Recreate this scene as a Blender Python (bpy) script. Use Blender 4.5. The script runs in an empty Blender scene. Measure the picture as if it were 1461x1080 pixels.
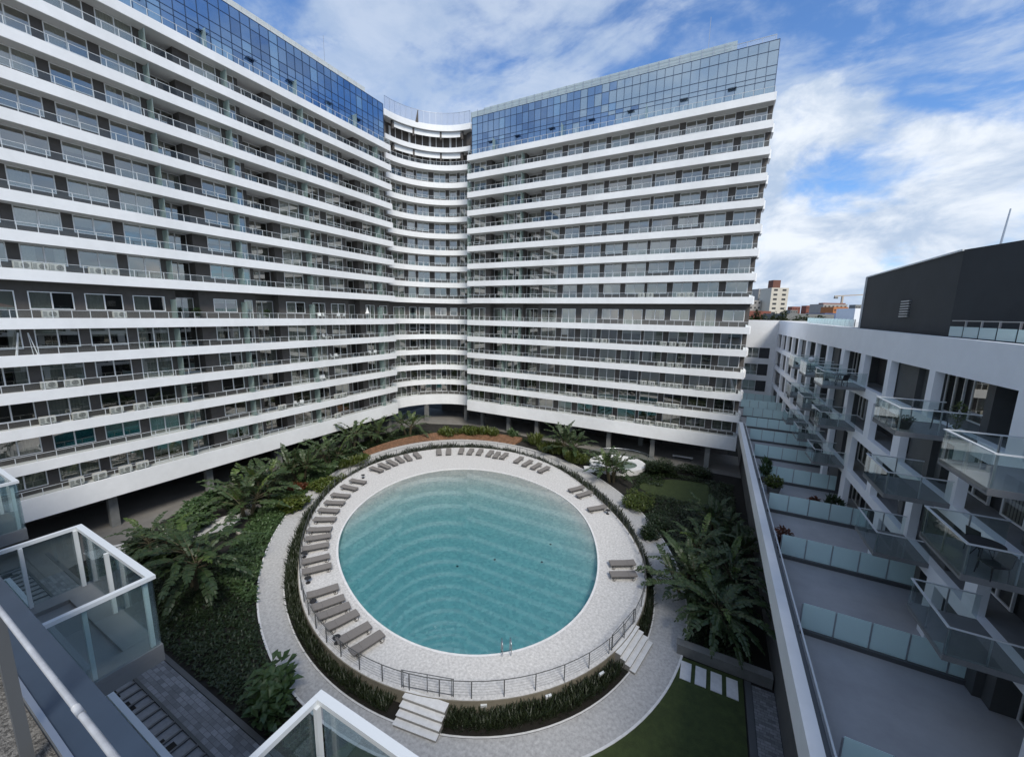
import bpy, math, random
import numpy as np
from mathutils import Vector, Matrix

random.seed(7)
RNG = np.random.default_rng(7)
SC = bpy.context.scene
COL = SC.collection
PI = math.pi
CAM = 19.95                                   # eye height above the garden

# ------------------------------------------------------------------ helpers
class MB:
    """collects faces; build() links them as one mesh object"""
    def __init__(s): s.v = []; s.f = []; s.m = []
    def quad(s, a, b, c, d, m=0):
        n = len(s.v); s.v += [a, b, c, d]; s.f.append((n, n+1, n+2, n+3)); s.m.append(m)
    def face(s, pts, m=0):
        n = len(s.v); s.v += list(pts); s.f.append(tuple(range(n, n+len(pts)))); s.m.append(m)
    def hexa(s, p, m=0):                      # p: 4 bottom + 4 top
        n = len(s.v); s.v += list(p)
        for f in ((3,2,1,0),(4,5,6,7),(0,1,5,4),(1,2,6,5),(2,3,7,6),(3,0,4,7)):
            s.f.append(tuple(n+i for i in f)); s.m.append(m)
    def box(s, x0, x1, y0, y1, z0, z1, m=0):
        s.hexa([(x0,y0,z0),(x1,y0,z0),(x1,y1,z0),(x0,y1,z0),(x0,y0,z1),(x1,y0,z1),(x1,y1,z1),(x0,y1,z1)], m)
    def fbox(s, F, a0, a1, b0, b1, z0, z1, m=0, seg=1):
        for i in range(seg):
            p = a0+(a1-a0)*i/seg; q = a0+(a1-a0)*(i+1)/seg
            s.hexa([F(p,b0,z0),F(q,b0,z0),F(q,b1,z0),F(p,b1,z0),F(p,b0,z1),F(q,b0,z1),F(q,b1,z1),F(p,b1,z1)], m)
    def fquad(s, F, a0, a1, b, z0, z1, m=0):
        s.quad(F(a0,b,z0),F(a1,b,z0),F(a1,b,z1),F(a0,b,z1), m)
    def prism(s, poly, z0, z1, m=0):
        n = len(s.v); k = len(poly)
        s.v += [(x,y,z0) for x,y in poly]+[(x,y,z1) for x,y in poly]
        s.f.append(tuple(range(n+k-1, n-1, -1))); s.m.append(m)
        s.f.append(tuple(range(n+k, n+2*k))); s.m.append(m)
        for i in range(k):
            j = (i+1) % k
            s.f.append((n+i, n+j, n+k+j, n+k+i)); s.m.append(m)
    def tube(s, pts, r, n=6, m=0, cap=True):
        pts = [Vector(p) for p in pts]; base = len(s.v)
        rs = r if isinstance(r, (list, tuple)) else [r]*len(pts)
        for i, p in enumerate(pts):
            d = (pts[min(i+1, len(pts)-1)]-pts[max(i-1, 0)]).normalized()
            up = Vector((0,0,1)) if abs(d.z) < .9 else Vector((1,0,0))
            x = d.cross(up).normalized(); y = d.cross(x)
            for k in range(n):
                t = 2*PI*k/n
                q = p+(x*math.cos(t)+y*math.sin(t))*rs[i]; s.v.append(tuple(q))
        for i in range(len(pts)-1):
            for k in range(n):
                a = base+i*n+k; b = base+i*n+(k+1) % n
                s.f.append((a, b, b+n, a+n)); s.m.append(m)
        if cap:
            s.f.append(tuple(base+k for k in range(n))); s.m.append(m)
            s.f.append(tuple(base+(len(pts)-1)*n+k for k in range(n-1, -1, -1))); s.m.append(m)
    def lathe(s, c, prof, n=16, m=0):
        base = len(s.v)
        for r, z in prof:
            for k in range(n):
                t = 2*PI*k/n; s.v.append((c[0]+r*math.cos(t), c[1]+r*math.sin(t), c[2]+z))
        for i in range(len(prof)-1):
            for k in range(n):
                a = base+i*n+k; b = base+i*n+(k+1) % n
                s.f.append((a, b, b+n, a+n)); s.m.append(m)
        s.f.append(tuple(base+(len(prof)-1)*n+k for k in range(n))); s.m.append(m)
    def build(s, name, mats, parent=None, smooth=False, loc=None):
        me = bpy.data.meshes.new(name)
        me.from_pydata([tuple(v) for v in s.v], [], s.f)
        for m in (mats if isinstance(mats, (list, tuple)) else [mats]): me.materials.append(m)
        if any(s.m): me.polygons.foreach_set('material_index', s.m)
        if smooth: me.polygons.foreach_set('use_smooth', [True]*len(s.f))
        me.update()
        o = bpy.data.objects.new(name, me); COL.objects.link(o)
        if parent: o.parent = parent
        if loc: o.location = loc
        return o

def tag(o, label, cat, group=None):
    o['label'] = label; o['category'] = cat
    if group: o['group'] = group
    return o
def thing(name, label, cat, loc=(0,0,0), rz=0, group=None):
    o = bpy.data.objects.new(name, None); COL.objects.link(o)
    o.location = loc; o.rotation_euler = (0,0,rz); o.empty_display_size = .3
    return tag(o, label, cat, group)
def struct(o, kind='structure'):
    o['kind'] = kind; return o
def dup(root, loc, rz=0, label=None, sc=1.0):
    r = root.copy(); COL.objects.link(r); r.location = loc; r.rotation_euler = (0,0,rz); r.scale = (sc,sc,sc)
    if label: r['label'] = label
    for ch in list(root.children):
        c = ch.copy(); COL.objects.link(c); c.parent = r
        for g in list(ch.children):
            d = g.copy(); COL.objects.link(d); d.parent = c
    return r

# ------------------------------------------------------------------ materials
def nodes_of(name):
    m = bpy.data.materials.new(name); m.use_nodes = True
    nt = m.node_tree; nt.nodes.clear()
    out = nt.nodes.new('ShaderNodeOutputMaterial')
    return m, nt, out
def lk(nt, a, b): nt.links.new(a, b)
def mat(name, col, rough=.6, var=.0, scale=3., metal=0., spec=.5, bump=0., bscale=30., col2=None, kind='noise', coord='Object', stain=0., island=0.):
    m, nt, out = nodes_of(name)
    p = nt.nodes.new('ShaderNodeBsdfPrincipled')
    p.inputs['Base Color'].default_value = (*col, 1); p.inputs['Roughness'].default_value = rough
    p.inputs['Metallic'].default_value = metal; p.inputs['Specular IOR Level'].default_value = spec
    lk(nt, p.outputs[0], out.inputs[0])
    tc = nt.nodes.new('ShaderNodeTexCoord')
    if var or col2:
        c2 = col2 or tuple(max(0, c*(1-var)) for c in col)
        if kind == 'voronoi':
            t = nt.nodes.new('ShaderNodeTexVoronoi'); t.inputs['Scale'].default_value = scale
            fac = nt.nodes.new('ShaderNodeSeparateColor'); lk(nt, t.outputs['Color'], fac.inputs[0]); fo = fac.outputs[0]
        else:
            t = nt.nodes.new('ShaderNodeTexNoise'); t.inputs['Scale'].default_value = scale
            t.inputs['Detail'].default_value = 6; t.inputs['Roughness'].default_value = .65
            r = nt.nodes.new('ShaderNodeMapRange'); r.inputs[1].default_value = .3; r.inputs[2].default_value = .7
            lk(nt, t.outputs[0], r.inputs[0]); fo = r.outputs[0]
        lk(nt, tc.outputs[coord], t.inputs['Vector'])
        mx = nt.nodes.new('ShaderNodeMix'); mx.data_type = 'RGBA'
        mx.inputs[6].default_value = (*col, 1); mx.inputs[7].default_value = (*c2, 1)
        lk(nt, fo, mx.inputs[0]); co = mx.outputs[2]
        if stain:
            t2 = nt.nodes.new('ShaderNodeTexNoise'); t2.inputs['Scale'].default_value = scale*.13; t2.inputs['Detail'].default_value = 4
            mp = nt.nodes.new('ShaderNodeMapping'); mp.inputs['Scale'].default_value = (1,1,.25)
            lk(nt, tc.outputs[coord], mp.inputs[0]); lk(nt, mp.outputs[0], t2.inputs['Vector'])
            r2 = nt.nodes.new('ShaderNodeMapRange'); r2.inputs[1].default_value = .42; r2.inputs[2].default_value = .75; r2.inputs[4].default_value = stain
            lk(nt, t2.outputs[0], r2.inputs[0])
            m2 = nt.nodes.new('ShaderNodeMix'); m2.data_type = 'RGBA'
            lk(nt, r2.outputs[0], m2.inputs[0]); lk(nt, co, m2.inputs[6]); m2.inputs[7].default_value = (*[c*.45 for c in col], 1); co = m2.outputs[2]
        if island:
            g = nt.nodes.new('ShaderNodeNewGeometry')
            r3 = nt.nodes.new('ShaderNodeMapRange'); r3.inputs[3].default_value = 1-island; r3.inputs[4].default_value = 1+island
            lk(nt, g.outputs['Random Per Island'], r3.inputs[0])
            vm = nt.nodes.new('ShaderNodeVectorMath'); vm.operation = 'SCALE'
            lk(nt, co, vm.inputs[0]); lk(nt, r3.outputs[0], vm.inputs['Scale']); co = vm.outputs[0]
        lk(nt, co, p.inputs['Base Color'])
    if bump:
        t = nt.nodes.new('ShaderNodeTexNoise'); t.inputs['Scale'].default_value = bscale; t.inputs['Detail'].default_value = 4
        lk(nt, tc.outputs[coord], t.inputs['Vector'])
        b = nt.nodes.new('ShaderNodeBump'); b.inputs['Strength'].default_value = bump; b.inputs['Distance'].default_value = .05
        lk(nt, t.outputs[0], b.inputs['Height']); lk(nt, b.outputs[0], p.inputs['Normal'])
    return m
def schlick(nt, f0, add=0.):
    lw = nt.nodes.new('ShaderNodeLayerWeight'); lw.inputs[0].default_value = .5
    pw = nt.nodes.new('ShaderNodeMath'); pw.operation = 'POWER'; pw.inputs[1].default_value = 5; lk(nt, lw.outputs['Facing'], pw.inputs[0])
    ma = nt.nodes.new('ShaderNodeMath'); ma.operation = 'MULTIPLY_ADD'; ma.inputs[1].default_value = 1-f0-add; ma.inputs[2].default_value = f0+add; ma.use_clamp = True
    lk(nt, pw.outputs[0], ma.inputs[0]); return ma.outputs[0]
def clear_glass(name, tint, refl=.12, rough=.0, ior=1.5, haze=0., hazecol=(.5,.6,.6), mirror=(.95,.98,1)):
    """thin pane: transparent, mirrored by Fresnel, optionally partly frosted"""
    m, nt, out = nodes_of(name)
    tr = nt.nodes.new('ShaderNodeBsdfTransparent'); tr.inputs[0].default_value = (*tint, 1)
    gl = nt.nodes.new('ShaderNodeBsdfGlossy'); gl.inputs['Roughness'].default_value = rough
    gl.inputs[0].default_value = (*mirror,1)
    refl_ = schlick(nt, ((ior-1)/(ior+1))**2, refl)
    base = tr.outputs[0]
    if haze:
        df = nt.nodes.new('ShaderNodeBsdfDiffuse'); df.inputs[0].default_value = (*hazecol, 1)
        tl = nt.nodes.new('ShaderNodeBsdfTranslucent'); tl.inputs[0].default_value = (*hazecol, 1)
        h = nt.nodes.new('ShaderNodeMixShader'); h.inputs[0].default_value = .5
        lk(nt, df.outputs[0], h.inputs[1]); lk(nt, tl.outputs[0], h.inputs[2])
        mx0 = nt.nodes.new('ShaderNodeMixShader'); mx0.inputs[0].default_value = haze
        lk(nt, tr.outputs[0], mx0.inputs[1]); lk(nt, h.outputs[0], mx0.inputs[2]); base = mx0.outputs[0]
    mx = nt.nodes.new('ShaderNodeMixShader'); lk(nt, refl_, mx.inputs[0])
    lk(nt, base, mx.inputs[1]); lk(nt, gl.outputs[0], mx.inputs[2]); lk(nt, mx.outputs[0], out.inputs[0])
    return m

M = {}
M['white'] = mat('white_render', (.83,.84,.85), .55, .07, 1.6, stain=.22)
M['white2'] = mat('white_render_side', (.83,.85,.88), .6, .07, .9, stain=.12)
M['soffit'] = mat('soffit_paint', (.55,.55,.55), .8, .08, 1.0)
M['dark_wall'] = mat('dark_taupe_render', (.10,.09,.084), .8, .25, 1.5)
M['dark_panel'] = mat('charcoal_panel', (.042,.045,.05), .7, .25, 1.0)
M['mid_panel'] = mat('grey_panel', (.085,.09,.09), .7, .2, 1.0)
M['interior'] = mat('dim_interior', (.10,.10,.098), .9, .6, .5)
M['frame'] = mat('white_aluminium', (.74,.75,.75), .4)
M['rail'] = mat('pale_metal', (.58,.61,.63), .35, metal=.0)
M['steel'] = mat('brushed_steel', (.45,.47,.5), .35, metal=.9)
M['darksteel'] = mat('dark_steel', (.085,.09,.095), .45)
M['glass'] = clear_glass('window_glass', (.52,.54,.52), .24, mirror=(1,.97,.90))
M['railglass'] = clear_glass('balcony_glass', (.90,.94,.935), .0, haze=.015)
M['railglass2'] = clear_glass('near_balcony_glass', (.86,.93,.93), .03, haze=.03)
M['frost'] = clear_glass('frosted_glass', (.75,.85,.86), .03, rough=.15, haze=.93, hazecol=(.80,.96,.97))
M['screen'] = clear_glass('screen_glass', (.75,.85,.83), .05, haze=.55, hazecol=(.5,.6,.57))
M['rooffence'] = clear_glass('roof_fence_glass', (.85,.9,.92), .06, haze=.25, hazecol=(.7,.72,.76))
M['roofscreen'] = clear_glass('roof_screen_glass', (.8,.86,.86), .06, haze=.7, hazecol=(.62,.68,.67))
M['roofscreen2'] = clear_glass('centre_fence_glass', (.85,.88,.92), .05, haze=.4, hazecol=(.70,.70,.75))
M['louvre'] = mat('grey_white_louvre', (.55,.58,.58), .6, .15, 2.0)
M['curtain'] = mat('sheer_curtain', (.62,.64,.60), .9, .18, 6.0)
M['blind'] = mat('roller_blind', (.55,.57,.53), .9, .06, 1.0)
def blue_glass(name, dk, refl, tint):
    m, nt, out = nodes_of(name)
    d = nt.nodes.new('ShaderNodeBsdfDiffuse'); d.inputs[0].default_value = (*dk, 1)
    g = nt.nodes.new('ShaderNodeBsdfGlossy'); g.inputs[0].default_value = (*tint, 1); g.inputs['Roughness'].default_value = .01
    x = nt.nodes.new('ShaderNodeMixShader')
    lk(nt, schlick(nt, .04, refl), x.inputs[0])
    lk(nt, d.outputs[0], x.inputs[1]); lk(nt, g.outputs[0], x.inputs[2]); lk(nt, x.outputs[0], out.inputs[0])
    return m
M['blue1'] = blue_glass('blue_glazing', (.03,.07,.16), .32, (.62,.8,1.))
M['blue2'] = blue_glass('blue_glazing_dark', (.02,.05,.13), .24, (.6,.78,1.))
M['blue3'] = blue_glass('blue_glazing_curtained', (.10,.19,.31), .26, (.65,.82,1.))
M['blue4'] = blue_glass('cloud_reflection_glazing', (.13,.185,.235), .30, (.82,.93,1.))  # pale cloud reflection painted into the pane colour
M['mullion'] = mat('dark_blue_mullion', (.02,.04,.09), .4)
M['concrete'] = mat('grey_concrete', (.22,.225,.22), .8, .3, 2.0, bump=.1, stain=.25)
M['gardenwall'] = mat('shaded_garden_wall', (.11,.115,.115), .85, .3, .6, stain=.35)  # grey concrete, colour darkened for the shadow under the terrace edge
M['paving'] = mat('gallery_paving', (.20,.19,.175), .8, .25, .8)
M['stone'] = mat('speckled_granite', (.66,.65,.64), .7, .42, 6.5, bump=.12, bscale=9, stain=.05)
M['coping'] = mat('pale_coping_stone', (.72,.72,.72), .6, .2, 3.0)
M['riser'] = mat('shaded_riser_stone', (.26,.255,.245), .8, .25, 4.0)  # step stone with the risers' shade put into its colour
M['retain'] = mat('sandy_retaining_wall', (.21,.19,.15), .8, .25, 1.5)
M['terrace'] = mat('grey_terrace_tile', (.40,.40,.41), .75, .16, 1.0, bump=.03, stain=.12)
M['slab'] = mat('balcony_tile', (.19,.195,.20), .6, .2, 1.5)
M['soil'] = mat('dark_soil', (.016,.014,.011), .95, .5, 2.0)
M['lawn'] = mat('lawn_grass', (.052,.076,.019), .9, .45, 2.0, bump=.6, bscale=40)
M['gravel'] = mat('roof_gravel', (.20,.19,.175), .9, .75, 55., kind='voronoi', bump=.5, bscale=110)
M['coping_dark'] = mat('blue_grey_coping', (.034,.050,.075), .35, .25, 2.0)
M['wood'] = mat('orange_brown_timber', (.20,.105,.058), .7, .35, 3.0, island=.22)
M['brick'] = mat('grey_paver', (.22,.225,.235), .8, .25, 6.0, island=.3)
M['joint'] = mat('paver_joint', (.09,.09,.09), .9)
M['lounger'] = mat('grey_mesh_fabric', (.185,.172,.163), .85, .12, 8.0)
M['loungerframe'] = mat('dark_brown_frame', (.07,.065,.062), .5)
M['ac'] = mat('ac_casing', (.50,.50,.47), .5, .08, 4.0)
M['acdark'] = mat('ac_grille', (.10,.10,.10), .5)
M['black'] = mat('black_plastic', (.018,.018,.02), .5)
M['rock'] = mat('pale_rock', (.38,.35,.31), .9, .5, 2.0, bump=.5, bscale=5)
M['cream'] = mat('cream_render', (.58,.54,.46), .8, .1, .3)
M['grey_b'] = mat('greyish_render', (.36,.34,.32), .8, .15, .3)
M['brownroof'] = mat('brown_block', (.16,.07,.05), .8, .2, .3)
M['redbrick'] = mat('red_brown_brick', (.24,.085,.06), .85, .25, .3)
M['orange_b'] = mat('orange_block', (.45,.17,.06), .8, .2, .3)
M['bluesheet'] = mat('blue_sheeting', (.09,.13,.26), .6, .3, .5)
M['craney'] = mat('crane_paint', (.42,.36,.30), .6)
M['red'] = mat('salmon_fabric', (.55,.16,.11), .8, .2, 3.0)
M['dark_block'] = mat('charcoal_cladding', (.042,.046,.05), .75, .3, .5, bump=.04, bscale=3, stain=.2)
def leaf(name, a, b, rough=.45, isl=.5):
    m, nt, out = nodes_of(name)
    p = nt.nodes.new('ShaderNodeBsdfPrincipled'); p.inputs['Roughness'].default_value = rough
    g = nt.nodes.new('ShaderNodeNewGeometry')
    mx = nt.nodes.new('ShaderNodeMix'); mx.data_type = 'RGBA'
    mx.inputs[6].default_value = (*a, 1); mx.inputs[7].default_value = (*b, 1)
    oi = nt.nodes.new('ShaderNodeObjectInfo')
    ad = nt.nodes.new('ShaderNodeMath'); ad.operation = 'MULTIPLY_ADD'; ad.inputs[1].default_value = .35; ad.inputs[2].default_value = 0
    lk(nt, oi.outputs['Random'], ad.inputs[0])
    a2 = nt.nodes.new('ShaderNodeMath'); a2.operation = 'MULTIPLY_ADD'; a2.inputs[1].default_value = .65
    lk(nt, g.outputs['Random Per Island'], a2.inputs[0]); lk(nt, ad.outputs[0], a2.inputs[2])
    lk(nt, a2.outputs[0], mx.inputs[0]); lk(nt, mx.outputs[2], p.inputs['Base Color'])
    tl = nt.nodes.new('ShaderNodeBsdfTranslucent'); lk(nt, mx.outputs[2], tl.inputs[0])
    ms = nt.nodes.new('ShaderNodeMixShader'); ms.inputs[0].default_value = .25
    lk(nt, p.outputs[0], ms.inputs[1]); lk(nt, tl.outputs[0], ms.inputs[2]); lk(nt, ms.outputs[0], out.inputs[0])
    return m
M['frond'] = leaf('banana_leaf', (.018,.040,.014), (.060,.095,.034))
M['frondy'] = leaf('young_banana_leaf', (.05,.09,.02), (.10,.15,.03))
M['cover'] = leaf('ground_cover_leaf', (.010,.022,.008), (.030,.052,.014))
M['lime'] = leaf('lime_leaf', (.04,.07,.012), (.105,.125,.022))
M['broad'] = leaf('broad_leaf', (.028,.062,.02), (.075,.125,.045))
M['tuft'] = leaf('dark_tuft', (.010,.018,.007), (.032,.044,.018))
M['redleaf'] = leaf('rust_leaf', (.07,.025,.012), (.16,.05,.02))
M['treeleaf'] = leaf('far_tree_leaf', (.03,.045,.015), (.07,.085,.03))
M['stem'] = mat('plant_stem', (.09,.075,.04), .8, .4, 5.0)
M['bark'] = mat('bark', (.05,.04,.03), .9, .4, 5.0)

# ------------------------------------------------------------------ frames of the tower's three faces: F(a along, b outward, z)
LD, RT = -46.4, 55.7
CC, CR = (-39.3, 49.2), 9.6
def FL(a, b, z): return (LD+b, a, z)
def FR(a, b, z): return (a, RT-b, z)
def FC(a, b, z):
    th = PI-a/CR; r = CR-b
    return (CC[0]+r*math.cos(th), CC[1]+r*math.sin(th), z)
H, TALL, Z0 = 2.8, 3.64, -.867
TOP = [Z0+TALL+H*k+CAM for k in range(8,-1,-1)]+[Z0-H*k+CAM for k in range(6)]   # parapet tops, 0 = penthouse floor
ZB = TOP[-1]-1.8
BT = .84

# ------------------------------------------------------------------ the curved white apartment tower
tower = thing('apartment_tower', 'tall white curved apartment tower with stacked ribbon balconies and blue glass penthouse', 'building', (-40, 56, 0))
TI = Matrix.Translation((40, -56, 0))
bpy.context.view_layer.update()
def tpart(mb, name, mats, smooth=False):
    o = mb.build(name, mats, tower, smooth); o.matrix_parent_inverse = TI; return o
def sub(mb, name, mats, parent, smooth=False):
    return mb.build(name, mats, parent, smooth)

W, R_, N_ = 'W', 'R', 'N'
LW = [(-8.85,-6.4,W),(-5.75,-3.3,W),(-2.65,-.2,W),(.45,2.9,W),(3.55,6.0,W),(6.65,9.1,W),(9.75,12.2,W),(12.85,15.25,W),(15.95,18.3,W),(19.2,21.15,R_),(22.45,24.75,W),
      (25.55,26.4,N_),(26.8,29.45,R_),(30.4,32.9,W),(34.0,35.85,W),(36.8,39.1,W),(39.75,41.8,R_),(42.85,44.55,W),(45.6,47.2,W)]
LS = [18.75, 25.2, 33.5, 45.2]
RW = [(-37.3,-35.0,W),(-34.0,-31.3,R_),(-30.85,-29.65,N_),(-29.4,-28.4,N_),(-27.9,-25.2,R_),(-24.6,-22.1,W),(-21.2,-19.0,W),(-18.1,-15.7,W),(-15.0,-12.6,W),
      (-11.9,-9.3,W),(-8.9,-6.4,W),(-5.65,-3.3,W),(-2.6,-.2,W),(.6,3.0,W)]
RS = [-37.9, -31.05, -28.15]
CW = [(1.6,3.6,W),(4.3,5.5,W),(5.9,7.7,W),(8.5,10.3,W),(10.9,12.1,W),(12.6,14.2,W)]
CS = []
WINGS = [('left', FL, -9.5, 47.6, LW, LS, 1, 0), ('right', FR, -37.7, 3.5, RW, RS, 1, 0), ('centre', FC, 0., 15.08, CW, CS, 18, 0)]
WB, RB = -1.3, -2.5         # window plane, recessed window plane
wins = []                   # every window: (distance, F, a0, a1, b, z0, z1, kind, seed)
for wname, F, A0, A1, cols, scr, SEG, _ in WINGS:
    wall = MB(); inner = MB(); screens = []
    cap = MB()
    for i, zt in enumerate(TOP):
        low = i == 14
        zb = ZB if low else zt-BT
        # parapet band with its floor slab
        m = MB()
        m.fbox(F, A0, A1, -.14, 0, zb, zt, 0, SEG)
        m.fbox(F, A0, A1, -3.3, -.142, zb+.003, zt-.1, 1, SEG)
        if wname == 'left': m.fbox(F, A1+.001, A1+.12, -3.3, 0, zb, zt, 0)
        if wname == 'right':
            m.fbox(F, A0-.12, A0-.001, -3.3, 0, zb, zt, 0); m.fbox(F, A1+.001, A1+.12, -3.3, 0, zb, zt, 0)
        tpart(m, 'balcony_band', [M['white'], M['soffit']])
        # railing: top rail, posts, glass
        hr = .62
        m = MB(); m.fbox(F, A0+.02, A1-.02, -.10, -.06, zt+hr-.032, zt+hr, 0, SEG)
        n = int((A1-A0)/1.05)
        for k in range(n+1):
            a = A0+.06+(A1-A0-.12)*k/n; m.fbox(F, a-.02, a+.02, -.095, -.055, zt, zt+hr-.045)
        if wname != 'centre':
            e = A1-.02 if wname == 'left' else A0+.02
            m.fbox(F, e-.025, e+.025, -1.2, -.1, zt+hr-.045, zt+hr); m.fbox(F, e-.02, e+.02, -1.2, -1.16, zt, zt+hr-.045)
        r = tpart(m, 'railing', M['rail'])
        m = MB()
        for k in range(SEG):
            p = A0+.05+(A1-A0-.1)*k/SEG; q = A0+.05+(A1-A0-.1)*(k+1)/SEG
            m.fquad(F, p, q, -.075, zt+.04, zt+hr-.06)
        g = sub(m, 'glass_panel', M['railglass'], r)
        if i == 0: continue
        zf = zt-.1; zc = TOP[i-1]-BT                     # floor and soffit
        tall = i == 9
        zw = zt+2.05 if tall else zc
        prev = A0
        for j, (a0, a1, ty) in enumerate(cols+[(A1, A1, None)]):
            sg = max(1, int((a0-prev)/.8)) if SEG > 1 else 1
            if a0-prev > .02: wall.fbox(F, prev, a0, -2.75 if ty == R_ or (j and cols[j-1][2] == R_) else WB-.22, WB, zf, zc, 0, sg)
            if ty is None: break
            b = RB if ty == R_ else WB
            rs = random.Random(hash((wname, i, j)) & 0xffff if False else i*97+j*13+len(wname)*1009)
            sill = 0.0
            if ty == W and (rs.random() < .35 if wname != 'left' else j % 5 in (0, 1, 2) and i > 1): sill = .5 if i > 9 else .62
            if ty == W and tall: sill = .75 if rs.random() < .6 else 0
            if ty == R_ and tall: pass
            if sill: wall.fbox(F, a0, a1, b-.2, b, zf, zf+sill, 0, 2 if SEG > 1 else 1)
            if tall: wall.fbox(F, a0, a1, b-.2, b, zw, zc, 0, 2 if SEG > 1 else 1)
            P = F((a0+a1)/2, b, zt); dist = math.hypot(P[0], P[1])
            wins.append((dist+abs(zt-CAM)*.6, F, a0, a1, b, zf+sill, zw, ty, rs, i, wname, j))
            prev = a1
        for s in scr:
            if i >= 1: screens.append((F, s, zf, zf+1.9, WB, -.2 if wname != 'x' else -.2))
        # dim room behind, one back plane a storey
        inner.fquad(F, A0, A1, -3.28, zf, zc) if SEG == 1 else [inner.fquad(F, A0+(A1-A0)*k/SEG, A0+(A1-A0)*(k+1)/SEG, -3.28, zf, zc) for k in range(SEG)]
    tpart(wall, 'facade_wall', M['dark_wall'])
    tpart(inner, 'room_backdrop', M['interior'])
    for F_, s, z0, z1, b0, b1 in screens:
        m = MB(); m.fbox(F_, s-.02, s+.02, b0+.01, b1, z0, z1); tpart(m, 'privacy_screen', M['screen'])

def window_shapes(F, a0, a1, b, z0, z1, ty, rs, i, fm, pm, cm):
    t = .07
    fm.fbox(F, a0, a0+t, b-.05, b+.03, z0, z1); fm.fbox(F, a1-t, a1, b-.05, b+.03, z0, z1)
    fm.fbox(F, a0+t, a1-t, b-.05, b+.03, z0, z0+t); fm.fbox(F, a0+t, a1-t, b-.05, b+.03, z1-t, z1)
    if a1-a0 > 1.3:
        c = (a0+a1)/2; fm.fbox(F, c-t*.6, c+t*.6, b-.04, b+.035, z0+t, z1-t)
        pm.fquad(F, a0+t, c-t*.6, b-.01, z0+t, z1-t); pm.fquad(F, c+t*.6, a1-t, b+.005, z0+t, z1-t)
    else: pm.fquad(F, a0+t, a1-t, b-.01, z0+t, z1-t)
    k = rs.random(); w = a1-a0
    pc = .42 if i < 8 else .64
    if i == 9: k *= .5; pc = .62 if a0 < 16 else .45
    if k > pc: return
    cb = b-.13
    def cur(p, q, lo=z0+.03, hi=z1-.05):
        n = max(2, int((q-p)/.09)); 
        for s in range(n):
            x0 = p+(q-p)*s/n; x1 = p+(q-p)*(s+1)/n
            o0 = cb+.03*(s % 2); o1 = cb+.03*((s+1) % 2)
            cm.quad(F(x0,o0,lo), F(x1,o1,lo), F(x1,o1,hi), F(x0,o0,hi))
    if k < pc*.35: cur(a0+.07, a1-.07)
    elif k < pc*.6: cur(a0+.07, a0+w*.33); cur(a1-w*.27, a1-.07)
    elif k < pc*.75: cur(a0+.07, (a0+a1)/2)
    else:
        h = rs.choice([.35,.5,.65,1.]); cm.fquad(F, a0+.07, a1-.07, cb, z1-(z1-z0-.05)*h, z1-.04, 1)
wins.sort(key=lambda w: w[0])
restm = MB(); off = {}
rf, rp, rc = MB(), MB(), MB()
for n, (d_, F, a0, a1, b, z0, z1, ty, rs, i, wn, j) in enumerate(wins):
    if n < 100:
        fm, pm, cm = MB(), MB(), MB()
        window_shapes(F, a0, a1, b, z0, z1, ty, rs, i, fm, pm, cm)
        w = tpart(fm, 'window', M['frame'])
        sub(pm, 'glass_pane', M['glass'], w)
        if cm.f: sub(cm, 'curtain', [M['curtain'], M['blind']], w)
    else: window_shapes(F, a0, a1, b, z0, z1, ty, rs, i, rf, rp, rc)
w = tpart(rf, 'window', M['frame']); w['kind'] = 'stuff'
g_ = sub(rp, 'glass_pane', M['glass'], w); g_['kind'] = 'stuff'
g_ = sub(rc, 'curtain', [M['curtain'], M['blind']], w); g_['kind'] = 'stuff'

# joints where the wings meet: end walls, and the body behind
m = MB()
m.box(LD-14, LD-1.35, 47.25, 47.45, ZB, TOP[0]-.2)
m.box(-37.55, -37.35, RT+1.35, RT+14, ZB, TOP[0]-.2)
m.box(3.0, 3.2, RT+1.35, RT+14, ZB, TOP[0]+5.9)
tpart(m, 'end_wall', M['white2'])
for i in range(1, 15):                                    # little balcony fins on the far gable
    zt = TOP[i]; zb = ZB if i == 14 else zt-BT
    m = MB(); m.hexa([(3.22,RT+.9,zb),(3.85,RT+1.6,zb),(3.85,RT+3.4,zb),(3.22,RT+3.4,zb),(3.22,RT+.9,zt+.3),(3.85,RT+1.6,zt+.1),(3.85,RT+3.4,zt+.1),(3.22,RT+3.4,zt+.3)])
    tpart(m, 'gable_balcony_fin', M['white'])
m = MB()
m.box(LD-14, LD-3.4, -9.5, 47.2, ZB, TOP[0]+5.8); m.box(-37.3, 2.9, RT+3.4, RT+14, ZB, TOP[0]+5.8)
pl = [FC(15.08*k/18, -3.4, 0)[:2] for k in range(19)]+[(-38.5, RT+12), (-58, RT+12), (-58, 47.5)]
m.prism(pl, ZB, TOP[0]+6.1)
tpart(m, 'building_core', M['dark_panel'])

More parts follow.
